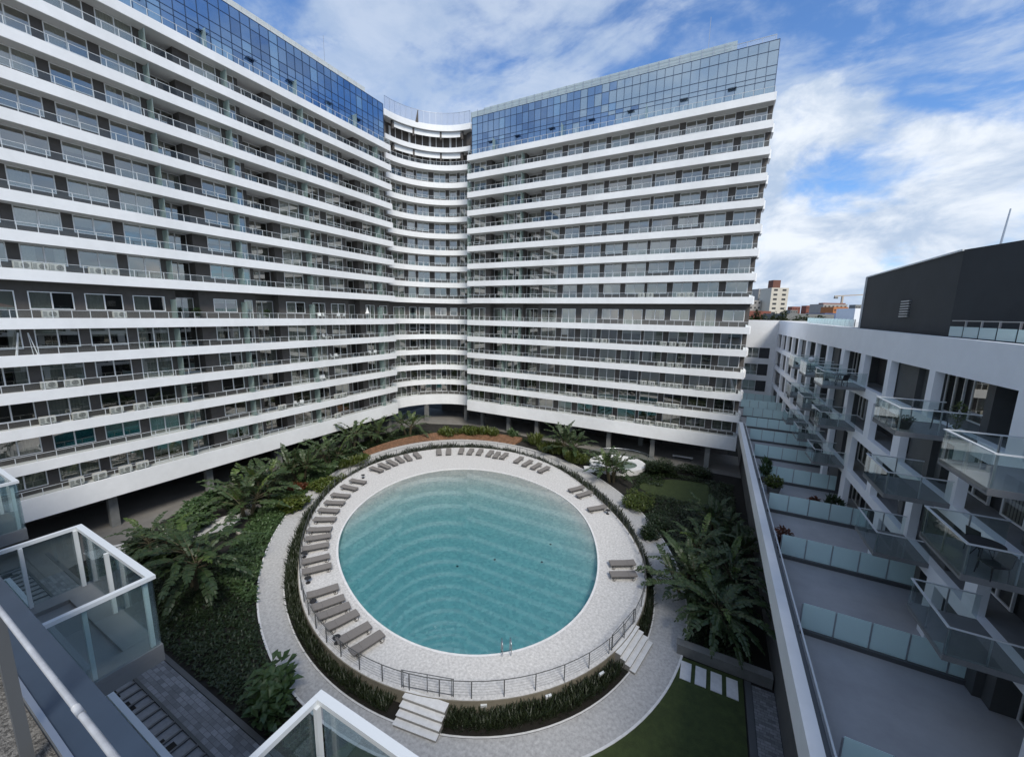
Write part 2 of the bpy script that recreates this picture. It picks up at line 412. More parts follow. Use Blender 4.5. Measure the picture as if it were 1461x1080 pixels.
# penthouse: two-storey blue curtain wall
GZ0, GZ1 = TOP[0]-.1, 30.98+CAM
ROWS = [GZ0, 25.25+CAM, 26.93+CAM, 27.46+CAM, 28.4+CAM, 29.93+CAM, GZ1]
rr = random.Random(5)
for F, A0, A1 in ((FL, -9.5, 47.4), (FR, -37.55, 3.4)):
    b = -1.0; m = MB(); mu = MB()
    n = int(round(A1-A0))
    for k in range(n):
        p = A0+(A1-A0)*k/n; q = A0+(A1-A0)*(k+1)/n
        colk = rr.random()
        for r in range(6):
            x = rr.random(); far = F is FR and p > -20
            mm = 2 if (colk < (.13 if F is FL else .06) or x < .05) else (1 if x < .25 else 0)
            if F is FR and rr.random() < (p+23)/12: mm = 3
            tl = (rr.random()-.5)*.006; tl2 = (rr.random()-.5)*.006
            m.quad(F(p,b+tl,ROWS[r]),F(q,b-tl,ROWS[r]),F(q,b-tl+tl2,ROWS[r+1]),F(p,b+tl+tl2,ROWS[r+1]), mm)
    for k in range(n+1):
        a = A0+(A1-A0)*k/n; mu.fbox(F, a-.022, a+.022, b-.02, b+.05, GZ0, GZ1)
    for r in range(7):
        for k in range(n):
            p = A0+(A1-A0)*k/n+.022; q = A0+(A1-A0)*(k+1)/n-.022; mu.fbox(F, p, q, b-.02, b+.035, ROWS[r]-.022, ROWS[r]+.022)
    e = A1 if F is FL else A0                              # short return at the joint
    for r in range(6):
        for k in range(2):
            m.quad(F(e,b-k*1.2,ROWS[r]),F(e,b-(k+1)*1.2,ROWS[r]),F(e,b-(k+1)*1.2,ROWS[r+1]),F(e,b-k*1.2,ROWS[r+1]), rr.randint(0,1))
    if F is FR:
        for r in range(6):
            for k in range(4): m.quad(F(A1,b-k*1.2,ROWS[r]),F(A1,b-(k+1)*1.2,ROWS[r]),F(A1,b-(k+1)*1.2,ROWS[r+1]),F(A1,b-k*1.2,ROWS[r+1]), 0)
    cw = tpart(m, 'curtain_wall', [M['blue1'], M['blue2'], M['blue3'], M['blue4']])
    sub(mu, 'mullion', M['mullion'], cw)
    m = MB(); m.fbox(F, A0, A1, -3.4, b-.03, GZ1-.25, GZ1+.02); tpart(m, 'penthouse_roof', M['louvre'])
    # open hopper windows and glass dividers along the penthouse terrace
    for k in range(6 if F is FL else 7):
        a = (17.5+k*4.9+rr.random()) if F is FL else (-35.5+k*5.6+rr.random())
        m = MB(); m.hexa([F(a,b+.06,ROWS[2]+.05),F(a+.9,b+.06,ROWS[2]+.05),F(a+.9,b+.45,ROWS[2]-.12),F(a,b+.45,ROWS[2]-.12),F(a,b+.06,ROWS[2]+.09),F(a+.9,b+.06,ROWS[2]+.09),F(a+.9,b+.45,ROWS[2]-.08),F(a,b+.45,ROWS[2]-.08)])
        tpart(m, 'hopper_window', M['mullion'])
    for s in ((23.6, 32.9, 41.6) if F is FL else (-33.2, -22.0, -10.5)):
        m = MB(); m.fbox(F, s-.02, s+.02, b+.06, -.16, GZ0, GZ0+1.9); tpart(m, 'terrace_divider', M['screen'])
# roof screens
m = MB(); k = -9.5
while k < 44.5: m.fbox(FL, k+.02, k+1.48, -1.5, -1.44, GZ1+.02, GZ1+.92); k += 1.5
tpart(m, 'roof_screen', M['louvre'])
m = MB(); k = -38.3
while k < -2: m.fbox(FR, k+.015, k+1.235, -1.9, -1.84, GZ1-.1, GZ1+(1.45 if k > -37 else 1.3)); k += 1.25
rsn = tpart(m, 'roof_screen', M['roofscreen'])
m = MB(); k = -38.3
while k < -.8:
    m.fbox(FR, k-.035, k+.03, -1.835, -1.78, GZ1-.1, GZ1+1.47); k += 1.25
for zz in (.35, .75, 1.15): m.fbox(FR, -37, -1.4, -1.775, -1.755, GZ1+zz, GZ1+zz+.035)
sub(m, 'screen_post', M['steel'], rsn)
m = MB(); m.fquad(FR, -1.3, 3.1, -1.6, GZ1+.05, GZ1+.85); rg = tpart(m, 'roof_railing', M['rooffence'])
m = MB(); m.fbox(FR, -1.3, 3.1, -1.63, -1.57, GZ1+.85, GZ1+.9)
for a in (-1.3, .2, 1.7, 3.05): m.fbox(FR, a, a+.05, -1.63, -1.58, GZ1, GZ1+.85)
sub(m, 'railing_post', M['steel'], rg)
# two extra floors of the centre with white sun panels, roof parapet and glass fence
for zt, th, roof in ((TOP[0]+H, .72, False), (31.5+CAM, .92, True)):
    m = MB(); m.fbox(FC, 0, 15.08, -.14, 0, zt-th, zt, 0, 18); m.fbox(FC, 0, 15.08, -3.3, -.142, zt-th+.003, zt-.1, 1, 18)
    tpart(m, 'balcony_band', [M['white'], M['soffit']])
    zp = zt-th
    m = MB(); m.fbox(FC, 2.1, 13.0, -.45, -.38, zp-.86, zp-.05, 0, 14); tpart(m, 'sun_panel', M['white'])
    m = MB()
    for a in (1.7, 5.2, 9.6, 13.2):
        m = MB(); m.fbox(FC, a, a+.28, -.7, -.3, zp-1.2, zp-.002); tpart(m, 'panel_post', M['dark_wall'])
    m = MB(); zlo = zp-2.0 if not roof else TOP[0]+H-.1
    m.fbox(FC, .3, 14.8, WB-.4, WB-.35, zlo, zp-.004, 0, 16); tpart(m, 'facade_wall', M['dark_wall'])
    m = MB()
    for k in range(12): m.fbox(FC, 1.9+k*1.0, 1.9+k*1.0+(.1 if k % 3 else .3), WB-.34, WB-.28, zlo, zp-.4)
    tpart(m, 'window_jamb', M['frame'])
m = MB(); m.fbox(FC, .1, 15.0, -.1, -.06, 33.35+CAM, 33.4+CAM, 0, 18)
for k in range(16): m.fbox(FC, .1+k*.985, .14+k*.985, -.1, -.06, 31.5+CAM, 33.35+CAM)
rl = tpart(m, 'roof_fence', M['steel'])
m = MB()
for k in range(18): m.fquad(FC, .1+k*14.9/18, .1+(k+1)*14.9/18, -.08, 31.52+CAM, 33.35+CAM)
sub(m, 'glass_panel', M['roofscreen2'], rl)
m = MB(); m.hexa([FC(5.6,.02,31.4+CAM),FC(6.1,.02,31.4+CAM),FC(6.1,-.06,31.4+CAM),FC(5.6,-.06,31.4+CAM),FC(6.0,.02,33.3+CAM),FC(6.1,.02,33.3+CAM),FC(6.1,-.06,33.3+CAM),FC(6.0,-.06,33.3+CAM)])
tpart(m, 'folded_awning', M['dark_wall'])
# dark return walls each side of the centre
m = MB()
m.fbox(FC, 13.9, 15.0, -1.3, -.9, ZB, TOP[0]+5.2, 0, 2); m.fbox(FC, 0.05, .9, -1.3, -.9, ZB, TOP[0]+5.2, 0, 2)
tpart(m, 'pilaster', M['dark_wall'])
# lightning rods
m = MB(); m.tube([(LD-3, 39.2, GZ1), (LD-3, 39.2, GZ1+5)], .03, 5); tpart(m, 'lightning_rod', M['steel'])
m = MB(); m.tube([(-4.0, RT+3, GZ1), (-4.0, RT+3, GZ1+5.5)], .03, 5); tpart(m, 'lightning_rod', M['steel'])
# ground-floor gallery: columns, recessed wall with doors
for x, y in [(.45,56.6),(-6.6,57.0),(-12.9,57.0),(-18.9,57.0),(-24.8,57.0),(-30.3,57.4),(-36.3,58.5),(-40.8,59.8),(-46.9,55.6),(-47.8,47.0),(-47.8,41.0),(-47.8,34.5),(-47.8,28.0),(-47.8,20.3),(-47.8,12.6),(-47.8,5.0),(-47.8,-2)]:
    m = MB(); m.box(x-.3, x+.3, y-.3, y+.3, .004, ZB+.002); tpart(m, 'column', M['concrete'])
for x, y in [(-9,62),(-20,62),(-52,30),(-52,38)]:
    m = MB(); m.box(x-.35, x+.35, y-.35, y+.35, .004, ZB+.002); tpart(m, 'column', M['concrete'])
m = MB()
m.box(LD-8.6, LD-8.4, -9.5, 54, 0, ZB); m.box(-50, 3.2, RT+8.4, RT+8.6, 0, ZB)
for k in range(9): m.box(LD-8.4, LD-8.25, k*5.6, k*5.6+3.2, .2, 2.6, 1)
for k in range(8): m.box(-42+k*5.5, -39+k*5.5, RT+8.25, RT+8.4, .2, 2.6, 1)
tpart(m, 'gallery_wall', [M['dark_wall'], M['interior']])

# ------------------------------------------------------------------ lower white building on the right, and the one the camera stands on
def gpart(parent, mb, name, mats, smooth=False):
    o = mb.build(name, mats, parent, smooth)
    o.matrix_parent_inverse = Matrix.Translation(-Vector(parent.location)); return o
wb = thing('terraced_apartment_building', 'lower white apartment building on the right with projecting glass balconies and frosted terrace dividers', 'building', (14, 40, 0))
FD = 9.3
zA, zAb, zB, zBb, zC, zCb, zT = [CAM+v for v in (-4.4,-5.05,-7.42,-8.03,-10.52,-11.1,-13.7)]
zF0, zF1 = CAM-2.2, CAM-.66
T0, T1 = 2.0, 79.0
TH = .35
m = MB()
def roofz(t): return CAM-.72+.7*(t-15)/64
m.hexa([(FD,T0,zF0),(FD+TH,T0,zF0),(FD+TH,T1,zF0),(FD,T1,zF0),(FD,T0,roofz(T0)),(FD+TH,T0,roofz(T0)),(FD+TH,T1,roofz(T1)),(FD,T1,roofz(T1))])
for z0, z1 in ((zAb,zA),(zBb,zB),(zCb,zC)): m.box(FD, FD+TH, T0, T1, z0, z1)
pA = [(4.2,5.0),(9.2,10.0),(13.3,13.9),(18.6,19.46),(25.19,25.75),(30.4,31.0),(34.95,35.85),(39.9,40.8),(44.9,45.6),(49.6,50.3),(54.4,55.1),(59.3,60.),(64,64.6),(68.8,69.4),(73.5,74.2),(78.2,79.)]
pB = [(4.6,5.3),(9.9,10.6),(15.9,16.6),(21.75,22.45),(27.5,28.4),(32.05,33.0),(37.2,38.),(42.5,43.2),(47.4,48.1),(52.3,53.),(57.2,57.9),(62,62.7),(67,67.7),(72,72.7),(78.2,79.)]
pC = [(7.4,8.1),(13.2,13.9),(19.25,19.95),(24.9,25.6),(30.2,30.9),(34.95,35.95),(40.5,41.2),(45.4,46.1),(50.4,51.1),(55.3,56.),(60.2,60.9),(65.2,65.9),(70.2,70.9),(78.2,79.)]
pT = [(8.4,9.1),(15.2,15.9),(21.8,22.45),(28.3,29.0),(34.95,35.95),(41,41.7),(47,47.7),(53,53.7),(59,59.7),(65,65.7),(71,71.7),(78.2,79.)]
LEV = [(zA,zF0,pA),(zB,zAb,pB),(zC,zBb,pC),(zT,zCb,pT)]
for z0, z1, ps in LEV:
    for a, b in ps: m.box(FD+.002, FD+TH-.002, a, b, z0, z1)
gpart(wb, m, 'facade_frame', M['white2'])
back = MB(); panel = MB(); slabm = MB(); fr_l = []
rw = random.Random(3)
for li, (z0, z1, ps) in enumerate(LEV):
    bd = 10.75
    back.box(bd, bd+.2, T0, T1, z0-.2, z1)
    slabm.box(FD+TH+.002, bd-.002, T0, T1, z0-.45, z0-.01)
    for k in range(len(ps)-1):
        a, b = ps[k][1], ps[k+1][0]; w = b-a
        mid = a+w*(.5 if k % 2 else .42)
        # a dark recess on the near part, a projecting grey pier, window on the far part
        panel = MB(); panel.box(FD+TH+.3, bd-.004, mid-.25, mid+.25, z0, z1-.003); gpart(wb, panel, 'grey_pier', M['mid_panel'])
        if (k+li) % 3 == 1: panel = MB(); panel.box(FD+TH+.05, bd-.004, mid+.252, b-.02, z0, z1-.003); gpart(wb, panel, 'grey_pier', M['mid_panel']); rng_ = (a+.05, mid-.27)
        else: rng_ = (mid+.27, b-.05)
        p, q = rng_
        if q-p < .8: continue
        fm, pm, cm = MB(), MB(), MB()
        def F(a_, b_, z_): return (bd-b_, a_, z_)
        window_shapes(F, p, q, .12, z0+.02, z1-.06, 'W', rw, 12, fm, pm, cm)
        fr_l.append((fm, pm, cm))
back.box(FD+TH, 26, T0+.2, T1, zF1-.35, zF1-.15)
gpart(wb, back, 'recess_wall', M['dark_panel']); gpart(wb, slabm, 'loggia_floor', M['slab'])
for fm, pm, cm in fr_l:
    w = gpart(wb, fm, 'window', M['frame']); sub(pm, 'glass_pane', M['glass'], w)
    if cm.f: sub(cm, 'curtain', [M['curtain'], M['blind']], w)

def make_balcony(L, D, hh=1.0, planks=False):
    """local: x along the facade 0..L, y outward 0..D, floor top at z=0"""
    m = MB(); m.box(0, L, 0, D, -.2, 0)
    if planks:
        m = MB(); m.box(0, L, 0, D, -.24, -.06); m.box(0, .3, 0, D, -.058, 0); m.box(L-.3, L, 0, D, -.058, 0); m.box(.302, L-.302, D-.3, D, -.058, 0)
    s = m
    g = MB(); e = .03
    z0, z1 = -.12, hh-.05
    g.box(.02, .032, .03, D-.03, z0, z1); g.box(L-.032, L-.02, .03, D-.03, z0, z1)
    n = max(2, int(L/1.0)); 
    for k in range(n): g.box(.04+(L-.08)*k/n+.01, .04+(L-.08)*(k+1)/n-.01, D-.012, D, z0, z1)
    r = MB(); w = .05 if not planks else .06; h_ = .04 if not planks else .05
    r.box(0, L, D-w, D+.02, hh-h_, hh); r.box(0, w, 0, D-w-.001, hh-h_, hh); r.box(L-w, L, 0, D-w-.001, hh-h_, hh)
    p = [MB() for _ in range(6)]
    for k, x in enumerate((.07, L/2, L-.07)):
        for q in (p[k], p[5]): q.box(x-.022, x+.022, D-.10, D-.055, .0, hh-h_-.001)
    for k, x in enumerate((.05, L-.09)):
        for q in (p[3+k], p[5]): q.box(x, x+.04, D*.45, D*.45+.04, .0, hh-h_-.001)
    return s, g, r, p
def copy_balcony(meshes, parent, mw, each=True):
    names = ('balcony', 'glass_panel', 'handrail', 'railing_post')
    o = bpy.data.objects.new('balcony', meshes[0]); COL.objects.link(o); o.parent = parent
    o.matrix_parent_inverse = Matrix.Translation(-Vector(parent.location)); o.matrix_basis = mw
    for k in (1,2):
        c = bpy.data.objects.new(names[k], meshes[k]); COL.objects.link(c); c.parent = o
    for me in (meshes[3:8] if each else meshes[8:9]):
        c = bpy.data.objects.new('railing_post', me); COL.objects.link(c); c.parent = o
        if not each: c['kind'] = 'stuff'
def mesh_of(mb, mats):
    o = mb.build('x', mats); me = o.data; bpy.data.objects.remove(o); return me
def bal_meshes(L, D, planks=False, gl='railglass'):
    s, g, r, p = make_balcony(L, D, planks=planks)
    ms = [mesh_of(s, M['slab']), mesh_of(g, M[gl]), mesh_of(r, M['rail']), *[mesh_of(q, M['rail'] if planks else M['steel']) for q in p]]
    return ms
for zz, front, tl_ in ((zA,6.95,(14.85,21.05,33.85,39.8,45.8)),(zB,7.2,(15.7,21.9,34.6,40.7,47.0)),(zC,7.42,(16.2,22.5,35.6,42.0,48.3))):
    ms = bal_meshes(2.7, FD-front)
    for t in tl_:
        # x along +t, y outward = -d
        mw = Matrix(((0,-1,0,FD-.002),(1,0,0,t),(0,0,1,zz),(0,0,0,1)))
        copy_balcony(ms, wb, mw)
# terraces above the garden, parapet, dividers
m = MB(); m.box(4.21, 10.75, T0, T1, zT-.4, zT); m.box(3.7, 4.208, T0, 55, zT-.4, zT-.1); gpart(wb, m, 'terrace_floor', M['terrace'])
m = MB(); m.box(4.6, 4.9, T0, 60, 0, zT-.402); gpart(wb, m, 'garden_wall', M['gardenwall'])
m = MB(); m.box(3.58, 4.0, T0, 55.0, zT-.098, CAM-12.6); gpart(wb, m, 'parapet', M['white'])
m = MB(); m.box(4.002, 4.2, T0, 55.0, zT-.098, CAM-12.75, 0); gpart(wb, m, 'gutter', M['darksteel'])
m = MB(); m.box(4.22, 4.28, T0, 55.0, CAM-12.62, CAM-12.57)
for k in range(27): m.box(4.23, 4.27, T0+.5+k*2, T0+.54+k*2, zT+.002, CAM-12.62)
gpart(wb, m, 'terrace_handrail', M['rail'])
for k in range(-1, 11):
    t = 13.4+k*6.25
    c = MB(); c.box(4.32, 10.4, t-.12, t+.12, zT+.002, zT+.2); cb = gpart(wb, c, 'terrace_divider', M['darksteel'])
    g = MB(); ps_ = []
    for q in range(5):
        p = MB(); ps_.append(p); x0 = 4.5+q*1.18
        g.box(x0+.03, x0+1.15, t-.008, t+.008, zT+.22, zT+1.42)
        p.box(x0-.02, x0+.02, t-.02, t+.02, zT+.2, zT+1.38)
    sub(g, 'frosted_panel', M['frost'], cb)
    for p in ps_: sub(p, 'divider_post', M['steel'], cb)
# end block closing the court
m = MB()
wz = [(-6.47,-4.67),(-9.43,-7.46),(-12.25,-10.35)]
xs = [-6, 1.2, 4.95, 8.45, FD]
zz = [-20, -12.25, -10.35, -9.43, -7.46, -6.47, -4.67, .02]
for a in range(4):
    for c in range(7):
        hole = a in (0, 2) and c in (1, 3, 5)
        if a == 0 and hole: hole = False
        if not hole: m.quad((xs[a],T1,CAM+zz[c]),(xs[a+1],T1,CAM+zz[c]),(xs[a+1],T1,CAM+zz[c+1]),(xs[a],T1,CAM+zz[c+1]))
m.box(-6, FD, T1+.4, T1+9, 0, CAM+.02); m.box(FD, 26, T1+.02, T1+9, 0, CAM+.0)
for z0, z1 in wz:
    m.box(4.95, 8.45, T1+.001, T1+.35, CAM+z0-.1, CAM+z0)
gpart(wb, m, 'end_block', M['white'])
for z0, z1 in wz:
    m = MB(); m.box(6.95, 8.44, T1+.1, T1+.15, CAM+z0, CAM+z1); gpart(wb, m, 'dark_infill', M['dark_panel'])
    fm = MB(); pm = MB()
    t = .07
    for x in (4.96, 5.9, 6.87): fm.box(x, x+t, T1+.08, T1+.16, CAM+z0, CAM+z1)
    for q in (0, .55, z1-z0-t): fm.box(5.03, 6.87, T1+.085, T1+.155, CAM+z0+q, CAM+z0+q+t)
    pm.quad((5.0,T1+.12,CAM+z0),(6.9,T1+.12,CAM+z0),(6.9,T1+.12,CAM+z1),(5.0,T1+.12,CAM+z1))
    w = gpart(wb, fm, 'window', M['frame']); sub(pm, 'glass_pane', M['glass'], w)
# dark rooftop volume with a bent front, vent and mast
m = MB()
zr0, zr1 = CAM-.8, CAM+3.45
poly = [(10.0,26.6),(10.0,39.9),(24,44),(30,30),(30,12),(13.6,14),(12.2,19.5),(11.0,24.0)]
m.prism(poly[::-1], zr0, zr1)
blk = gpart(wb, m, 'rooftop_block', M['dark_block'])
m = MB(); m.box(9.93, 9.998, 26.6, 39.95, zr1-.05, zr1+.03); m.box(9.9, 10.0, 39.9, 39.99, zr0, zr1); sub(m, 'trim_and_lit_edge', M['frame'], blk)  # upright white strip paints in the block's lit left face
m = MB()
for k in range(7): m.box(9.9, 9.985, 31.35, 32.55, CAM+.36+k*.15, CAM+.42+k*.15)
sub(m, 'vent_louvre', M['steel'], blk)
m = MB(); m.tube([(12.6,30.2,zr1),(12.75,30.25,zr1+2.4)], [.05,.03], 6); m.tube([(13.0,31.2,zr1+.1),(12.2,29.0,zr1+.1)], .05, 5); sub(m, 'mast', M['steel'], blk)
# roof-edge glass fences
for t0, t1, h_, n in ((41.3, 60, .62, 15), (15.5, 26.4, .75, 9)):
    g = MB(); p = MB()
    for k in range(n):
        a = t0+(t1-t0)*k/n; b = t0+(t1-t0)*(k+1)/n
        zb_ = roofz((a+b)/2)+.02
        g.box(9.93, 9.945, a+.05, b-.05, zb_, zb_+h_*(.62 if t0 < 30 else 1)); p.box(9.96, 10.01, a-.04, a+.02, zb_, zb_+h_)
        if t0 < 30: p.box(9.97, 10.0, a+.02, b-.04, zb_+h_-.04, zb_+h_)
    o = gpart(wb, g, 'roof_fence', M['frost']); sub(p, 'fence_post', M['steel'], o)

ob = thing('roof_terrace_building', 'near building under the viewer with glass corner balconies, dark coping and silver handrail', 'building', (-8, -2, 0))
m = MB(); zc_ = CAM-2.55; FO = .70
m.box(-40, FD-.3, -9, FO-.02, 0, zc_-.3); gpart(ob, m, 'building_body', M['white2'])
m = MB(); m.box(-40, 8.9, .49, FO+.02, zc_-.3+.002, zc_); gpart(ob, m, 'coping', M['coping_dark'])
m = MB(); m.box(-40, 8.9, .46, .489, zc_-.03, zc_+.012); gpart(ob, m, 'coping_edge', M['steel'])
m = MB(); m.box(-40, 8.9, -9, .488, zc_-.3+.002, zc_-.22); gpart(ob, m, 'gravel_roof', M['gravel'])
m = MB(); m.tube([(-14, .40, CAM-1.7), (6, .40, CAM-1.7)], .0125, 10)
for k in range(8): m.tube([(-8.0+1.9*k, .40, CAM-1.7), (-7.93+1.9*k, .40, CAM-1.7)], .0145, 10)
hrl = gpart(ob, m, 'handrail', mat('weathered_pipe', (.46,.47,.49), .45, .35, 9.), True)
for k in (-10.2, -6.9, -3.45, 3.8):
    m = MB(); m.box(k-.025, k+.025, .36, .41, zc_-.218, CAM-1.73); sub(m, 'rail_post', M['darksteel'], hrl)
D_ = 1.87-FO
msn = bal_meshes(2.53, D_, planks=True, gl='railglass2')
for zz in (zA, zB, zC):
    for x0 in (-14.47, -8.68, -2.9, 2.9):
        if zz != zA and x0 > 0: continue
        mw = Matrix(((1,0,0,x0),(0,1,0,FO+.022),(0,0,1,zz),(0,0,0,1)))
        copy_balcony(msn, ob, mw)
m = MB()
for zz in (zA, zB, zC, zT):
    for x0 in (-14.4,-8.6,-2.8):
        m.box(x0, x0+2.4, FO+.001, FO+.02, zz+.02, zz+1.6)
gpart(ob, m, 'balcony_door', M['glass'])

# ------------------------------------------------------------------ setting: ground, path, pool
class Ell:
    def __init__(s, c, a, b, d):
        n = math.hypot(*d); s.c = c; s.a = a; s.b = b; s.d = (d[0]/n, d[1]/n)
    def p(s, th, off=0.):
        x = s.a*math.cos(th); y = s.b*math.sin(th)
        nx = math.cos(th)/s.a; ny = math.sin(th)/s.b; n = math.hypot(nx, ny); x += off*nx/n; y += off*ny/n
        return (s.c[0]+s.d[0]*x-s.d[1]*y, s.c[1]+s.d[1]*x+s.d[0]*y)
    def loc(s, x, y):
        x -= s.c[0]; y -= s.c[1]
        return (x*s.d[0]+y*s.d[1])/s.a, (-x*s.d[1]+y*s.d[0])/s.b
    def rho(s, x, y): return math.hypot(*s.loc(x, y))
    def th(s, x, y):
        u, v = s.loc(x, y); return math.atan2(v, u)
class Oval:
    """closed smooth outline r(theta) about a centre"""
    def __init__(s, c, co): s.c = c; s.co = co
    def r(s, th):
        v = s.co[0]
        for k in range(1, (len(s.co)+1)//2): v += s.co[2*k-1]*math.cos(k*th)+s.co[2*k]*math.sin(k*th)
        return v
    def p(s, th, off=0.):
        r = s.r(th); dr = (s.r(th+.01)-s.r(th-.01))/.02
        nx = r*math.cos(th)+dr*math.sin(th); ny = r*math.sin(th)-dr*math.cos(th); n = math.hypot(nx, ny)
        return (s.c[0]+r*math.cos(th)+off*nx/n, s.c[1]+r*math.sin(th)+off*ny/n)
    def rho(s, x, y):
        x -= s.c[0]; y -= s.c[1]; return math.hypot(x, y)/s.r(math.atan2(y, x))
    def th(s, x, y): return math.atan2(y-s.c[1], x-s.c[0])
EW = Oval((-18.6,27.63), [12.267,.029,-.033,.134,-1.376,-.142,-.057,-.208,-.011])
ED = Oval((-20.15,29.57), [16.729,-.007,.015,.109,-2.484,-.005,-.107])
EI = Ell((-20.38,29.87), 20.9, 15.5, (-.714,.70))
EO = Ell((-20.9,30.9), 23.6, 17.6, (-.719,.695))
NS = 160
TH_ = [2*PI*k/NS for k in range(NS)]
RING_TH = TH_
def ring(mb, fi, fo, zi, zo, m=0):
    for k in range(NS):
        a, b = TH_[k], TH_[(k+1) % NS]
        p, q, r, s = fi(a), fo(a), fo(b), fi(b)
        mb.quad((*p,zi),(*q,zo),(*r,zo),(*s,zi), m)
BX = (-62., 4.6, .70, 72.)                     # the court; the pool basin is sunk through it
m = MB()
for x0, x1, y0, y1 in ((-900,900,-300,BX[2]),(-900,900,BX[3],1500),(-900,BX[0],BX[2],BX[3]),(BX[1],900,BX[2],BX[3])): m.quad((x0,y0,-.06),(x1,y0,-.06),(x1,y1,-.06),(x0,y1,-.06))
struct(m.build('ground', mat('city_ground', (.12,.115,.10), .9, .4, .02)))
def edge_pt(p):
    c = EW.c; dx, dy = p[0]-c[0], p[1]-c[1]; k = 1e9
    if dx > 0: k = min(k, (BX[1]-c[0])/dx)
    if dx < 0: k = min(k, (BX[0]-c[0])/dx)
    if dy > 0: k = min(k, (BX[3]-c[1])/dy)
    if dy < 0: k = min(k, (BX[2]-c[1])/dy)
    return (c[0]+dx*k, c[1]+dy*k)
m = MB(); ts = list(TH_)
for cx_, cy_ in ((BX[0],BX[2]),(BX[1],BX[2]),(BX[1],BX[3]),(BX[0],BX[3])):
    # a ray through every corner keeps the sheet rectangular
    dx, dy = cx_-EW.c[0], cy_-EW.c[1]; lo, hi = 0., 1.
    for _ in range(40):
        md = (lo+hi)/2
        if ED.rho(EW.c[0]+dx*md, EW.c[1]+dy*md) < .96: lo = md
        else: hi = md
    ts.append(ED.th(EW.c[0]+dx*lo, EW.c[1]+dy*lo) % (2*PI))
ts.sort()
for k in range(len(ts)):
    p, q = ED.p(ts[k], -.6), ED.p(ts[(k+1) % len(ts)], -.6); m.quad((*p,0),(*edge_pt(p),0),(*edge_pt(q),0),(*q,0))
struct(m.build('garden_soil', M['soil']))
m = MB(); m.prism([(-54.8,-9),(-43.0,-9),(-42.6,8),(-44.5,14),(-47.4,20),(-48.2,30),(-48.6,44),(-46,54),(-38,57.5),(-24,56.4),(-12,55.6),(4.55,55.2),(4.55,64),(-54.8,64)], .004, .03)
struct(m.build('gallery_floor', M['paving']))
m = MB(); m.prism([(-44.4,9.6),(-42.6,9.6),(-38.2,17.2),(-39.6,19.6),(-42.4,23.2),(-48.4,25.5),(-48.4,23.6),(-43.3,21.5),(-40.9,18.6),(-41.3,16.8)], .02, .06)
struct(m.build('garden_path', M['stone']))
m = MB()
ring(m, lambda t: EI.p(t), lambda t: EO.p(t), .02, .02)
ring(m, lambda t: EO.p(t), lambda t: EO.p(t, .002), .02, -.04)
struct(m.build('ring_path', mat('path_granite', (.52,.515,.51), .75, .42, 6.0, bump=.12, bscale=9, stain=.10)))
m = MB()
ring(m, lambda t: EO.p(t, .004), lambda t: EO.p(t, .12), .035, .035)
ring(m, lambda t: EO.p(t, .12), lambda t: EO.p(t, .122), .035, -.04)
ring(m, lambda t: EI.p(t, -.1), lambda t: EI.p(t, -.004), .04, .04)
struct(m.build('path_kerb', M['coping']))
DK = .75; WL = DK-.07
m = MB()
ring(m, lambda t: EW.p(t, .142), lambda t: ED.p(t), DK, DK)
struct(m.build('pool_deck', M['stone']))
m = MB()
ring(m, lambda t: EW.p(t, .0), lambda t: EW.p(t, .14), DK+.006, DK+.006)
ring(m, lambda t: EW.p(t, -.012), lambda t: EW.p(t, -.011), WL-.02, DK+.006); ring(m, lambda t: EW.p(t, -.011), lambda t: EW.p(t), DK+.006, DK+.006)
struct(m.build('pool_coping', M['coping']))
m = MB(); ring(m, lambda t: ED.p(t, -.002), lambda t: ED.p(t, .001), DK-.001, 0)
ring(m, lambda t: ED.p(t, -.02), lambda t: ED.p(t, .03), DK+.012, DK+.012); ring(m, lambda t: ED.p(t, .03), lambda t: ED.p(t, .031), DK+.012, DK-.05)
struct(m.build('retaining_wall', M['retain']))
# pool basin: a beach along the far rim falling to deep water near the viewer
WL = DK-.07
UPV = (-.4614, .8872)
def depth_at(x, y):
    lo, hi = 0., 30.
    # distance to the rim going away from the viewer
    for _ in range(22):
        md = (lo+hi)/2
        if EW.rho(x+UPV[0]*md, y+UPV[1]*md) < 1: lo = md
        else: hi = md
    q = lo
    return .012+1.4*(1-math.exp(-(max(0, q-.3)/10.0)**1.6))
NRR = 26
def disc(mb, zf, scale=1.0, flip=False):
    base = len(mb.v); mb.v.append((EW.c[0], EW.c[1], zf(*EW.c)))
    for r in range(1, NRR+1):
        s_ = r/NRR*scale
        for k in range(NS):
            px, py = EW.p(TH_[k]); x = EW.c[0]+(px-EW.c[0])*s_; y = EW.c[1]+(py-EW.c[1])*s_
            s2 = min(s_, .999*scale); xx = EW.c[0]+(px-EW.c[0])*s2*.998; yy = EW.c[1]+(py-EW.c[1])*s2*.998
            mb.v.append((x, y, zf(xx, yy)))
    for k in range(NS):
        f = (base, base+1+k, base+1+(k+1) % NS); mb.f.append(f[::-1] if flip else f); mb.m.append(0)
    for r in range(1, NRR):
        for k in range(NS):
            a = base+1+(r-1)*NS+k; b = base+1+(r-1)*NS+(k+1) % NS
            f = (a, a+NS, b+NS, b); mb.f.append(f[::-1] if flip else f); mb.m.append(0)
    return base+1+(NRR-1)*NS
m = MB(); last = disc(m, lambda x, y: WL-depth_at(x, y)-.012, .9992)
for k in range(NS):
    a = last+k; b = last+(k+1) % NS
    p = EW.p(TH_[k], -.009); q = EW.p(TH_[(k+1) % NS], -.009); n = len(m.v); m.v += [(*p, DK-.02), (*q, DK-.02)]; m.f.append((a, b, n+1, n)); m.m.append(0)
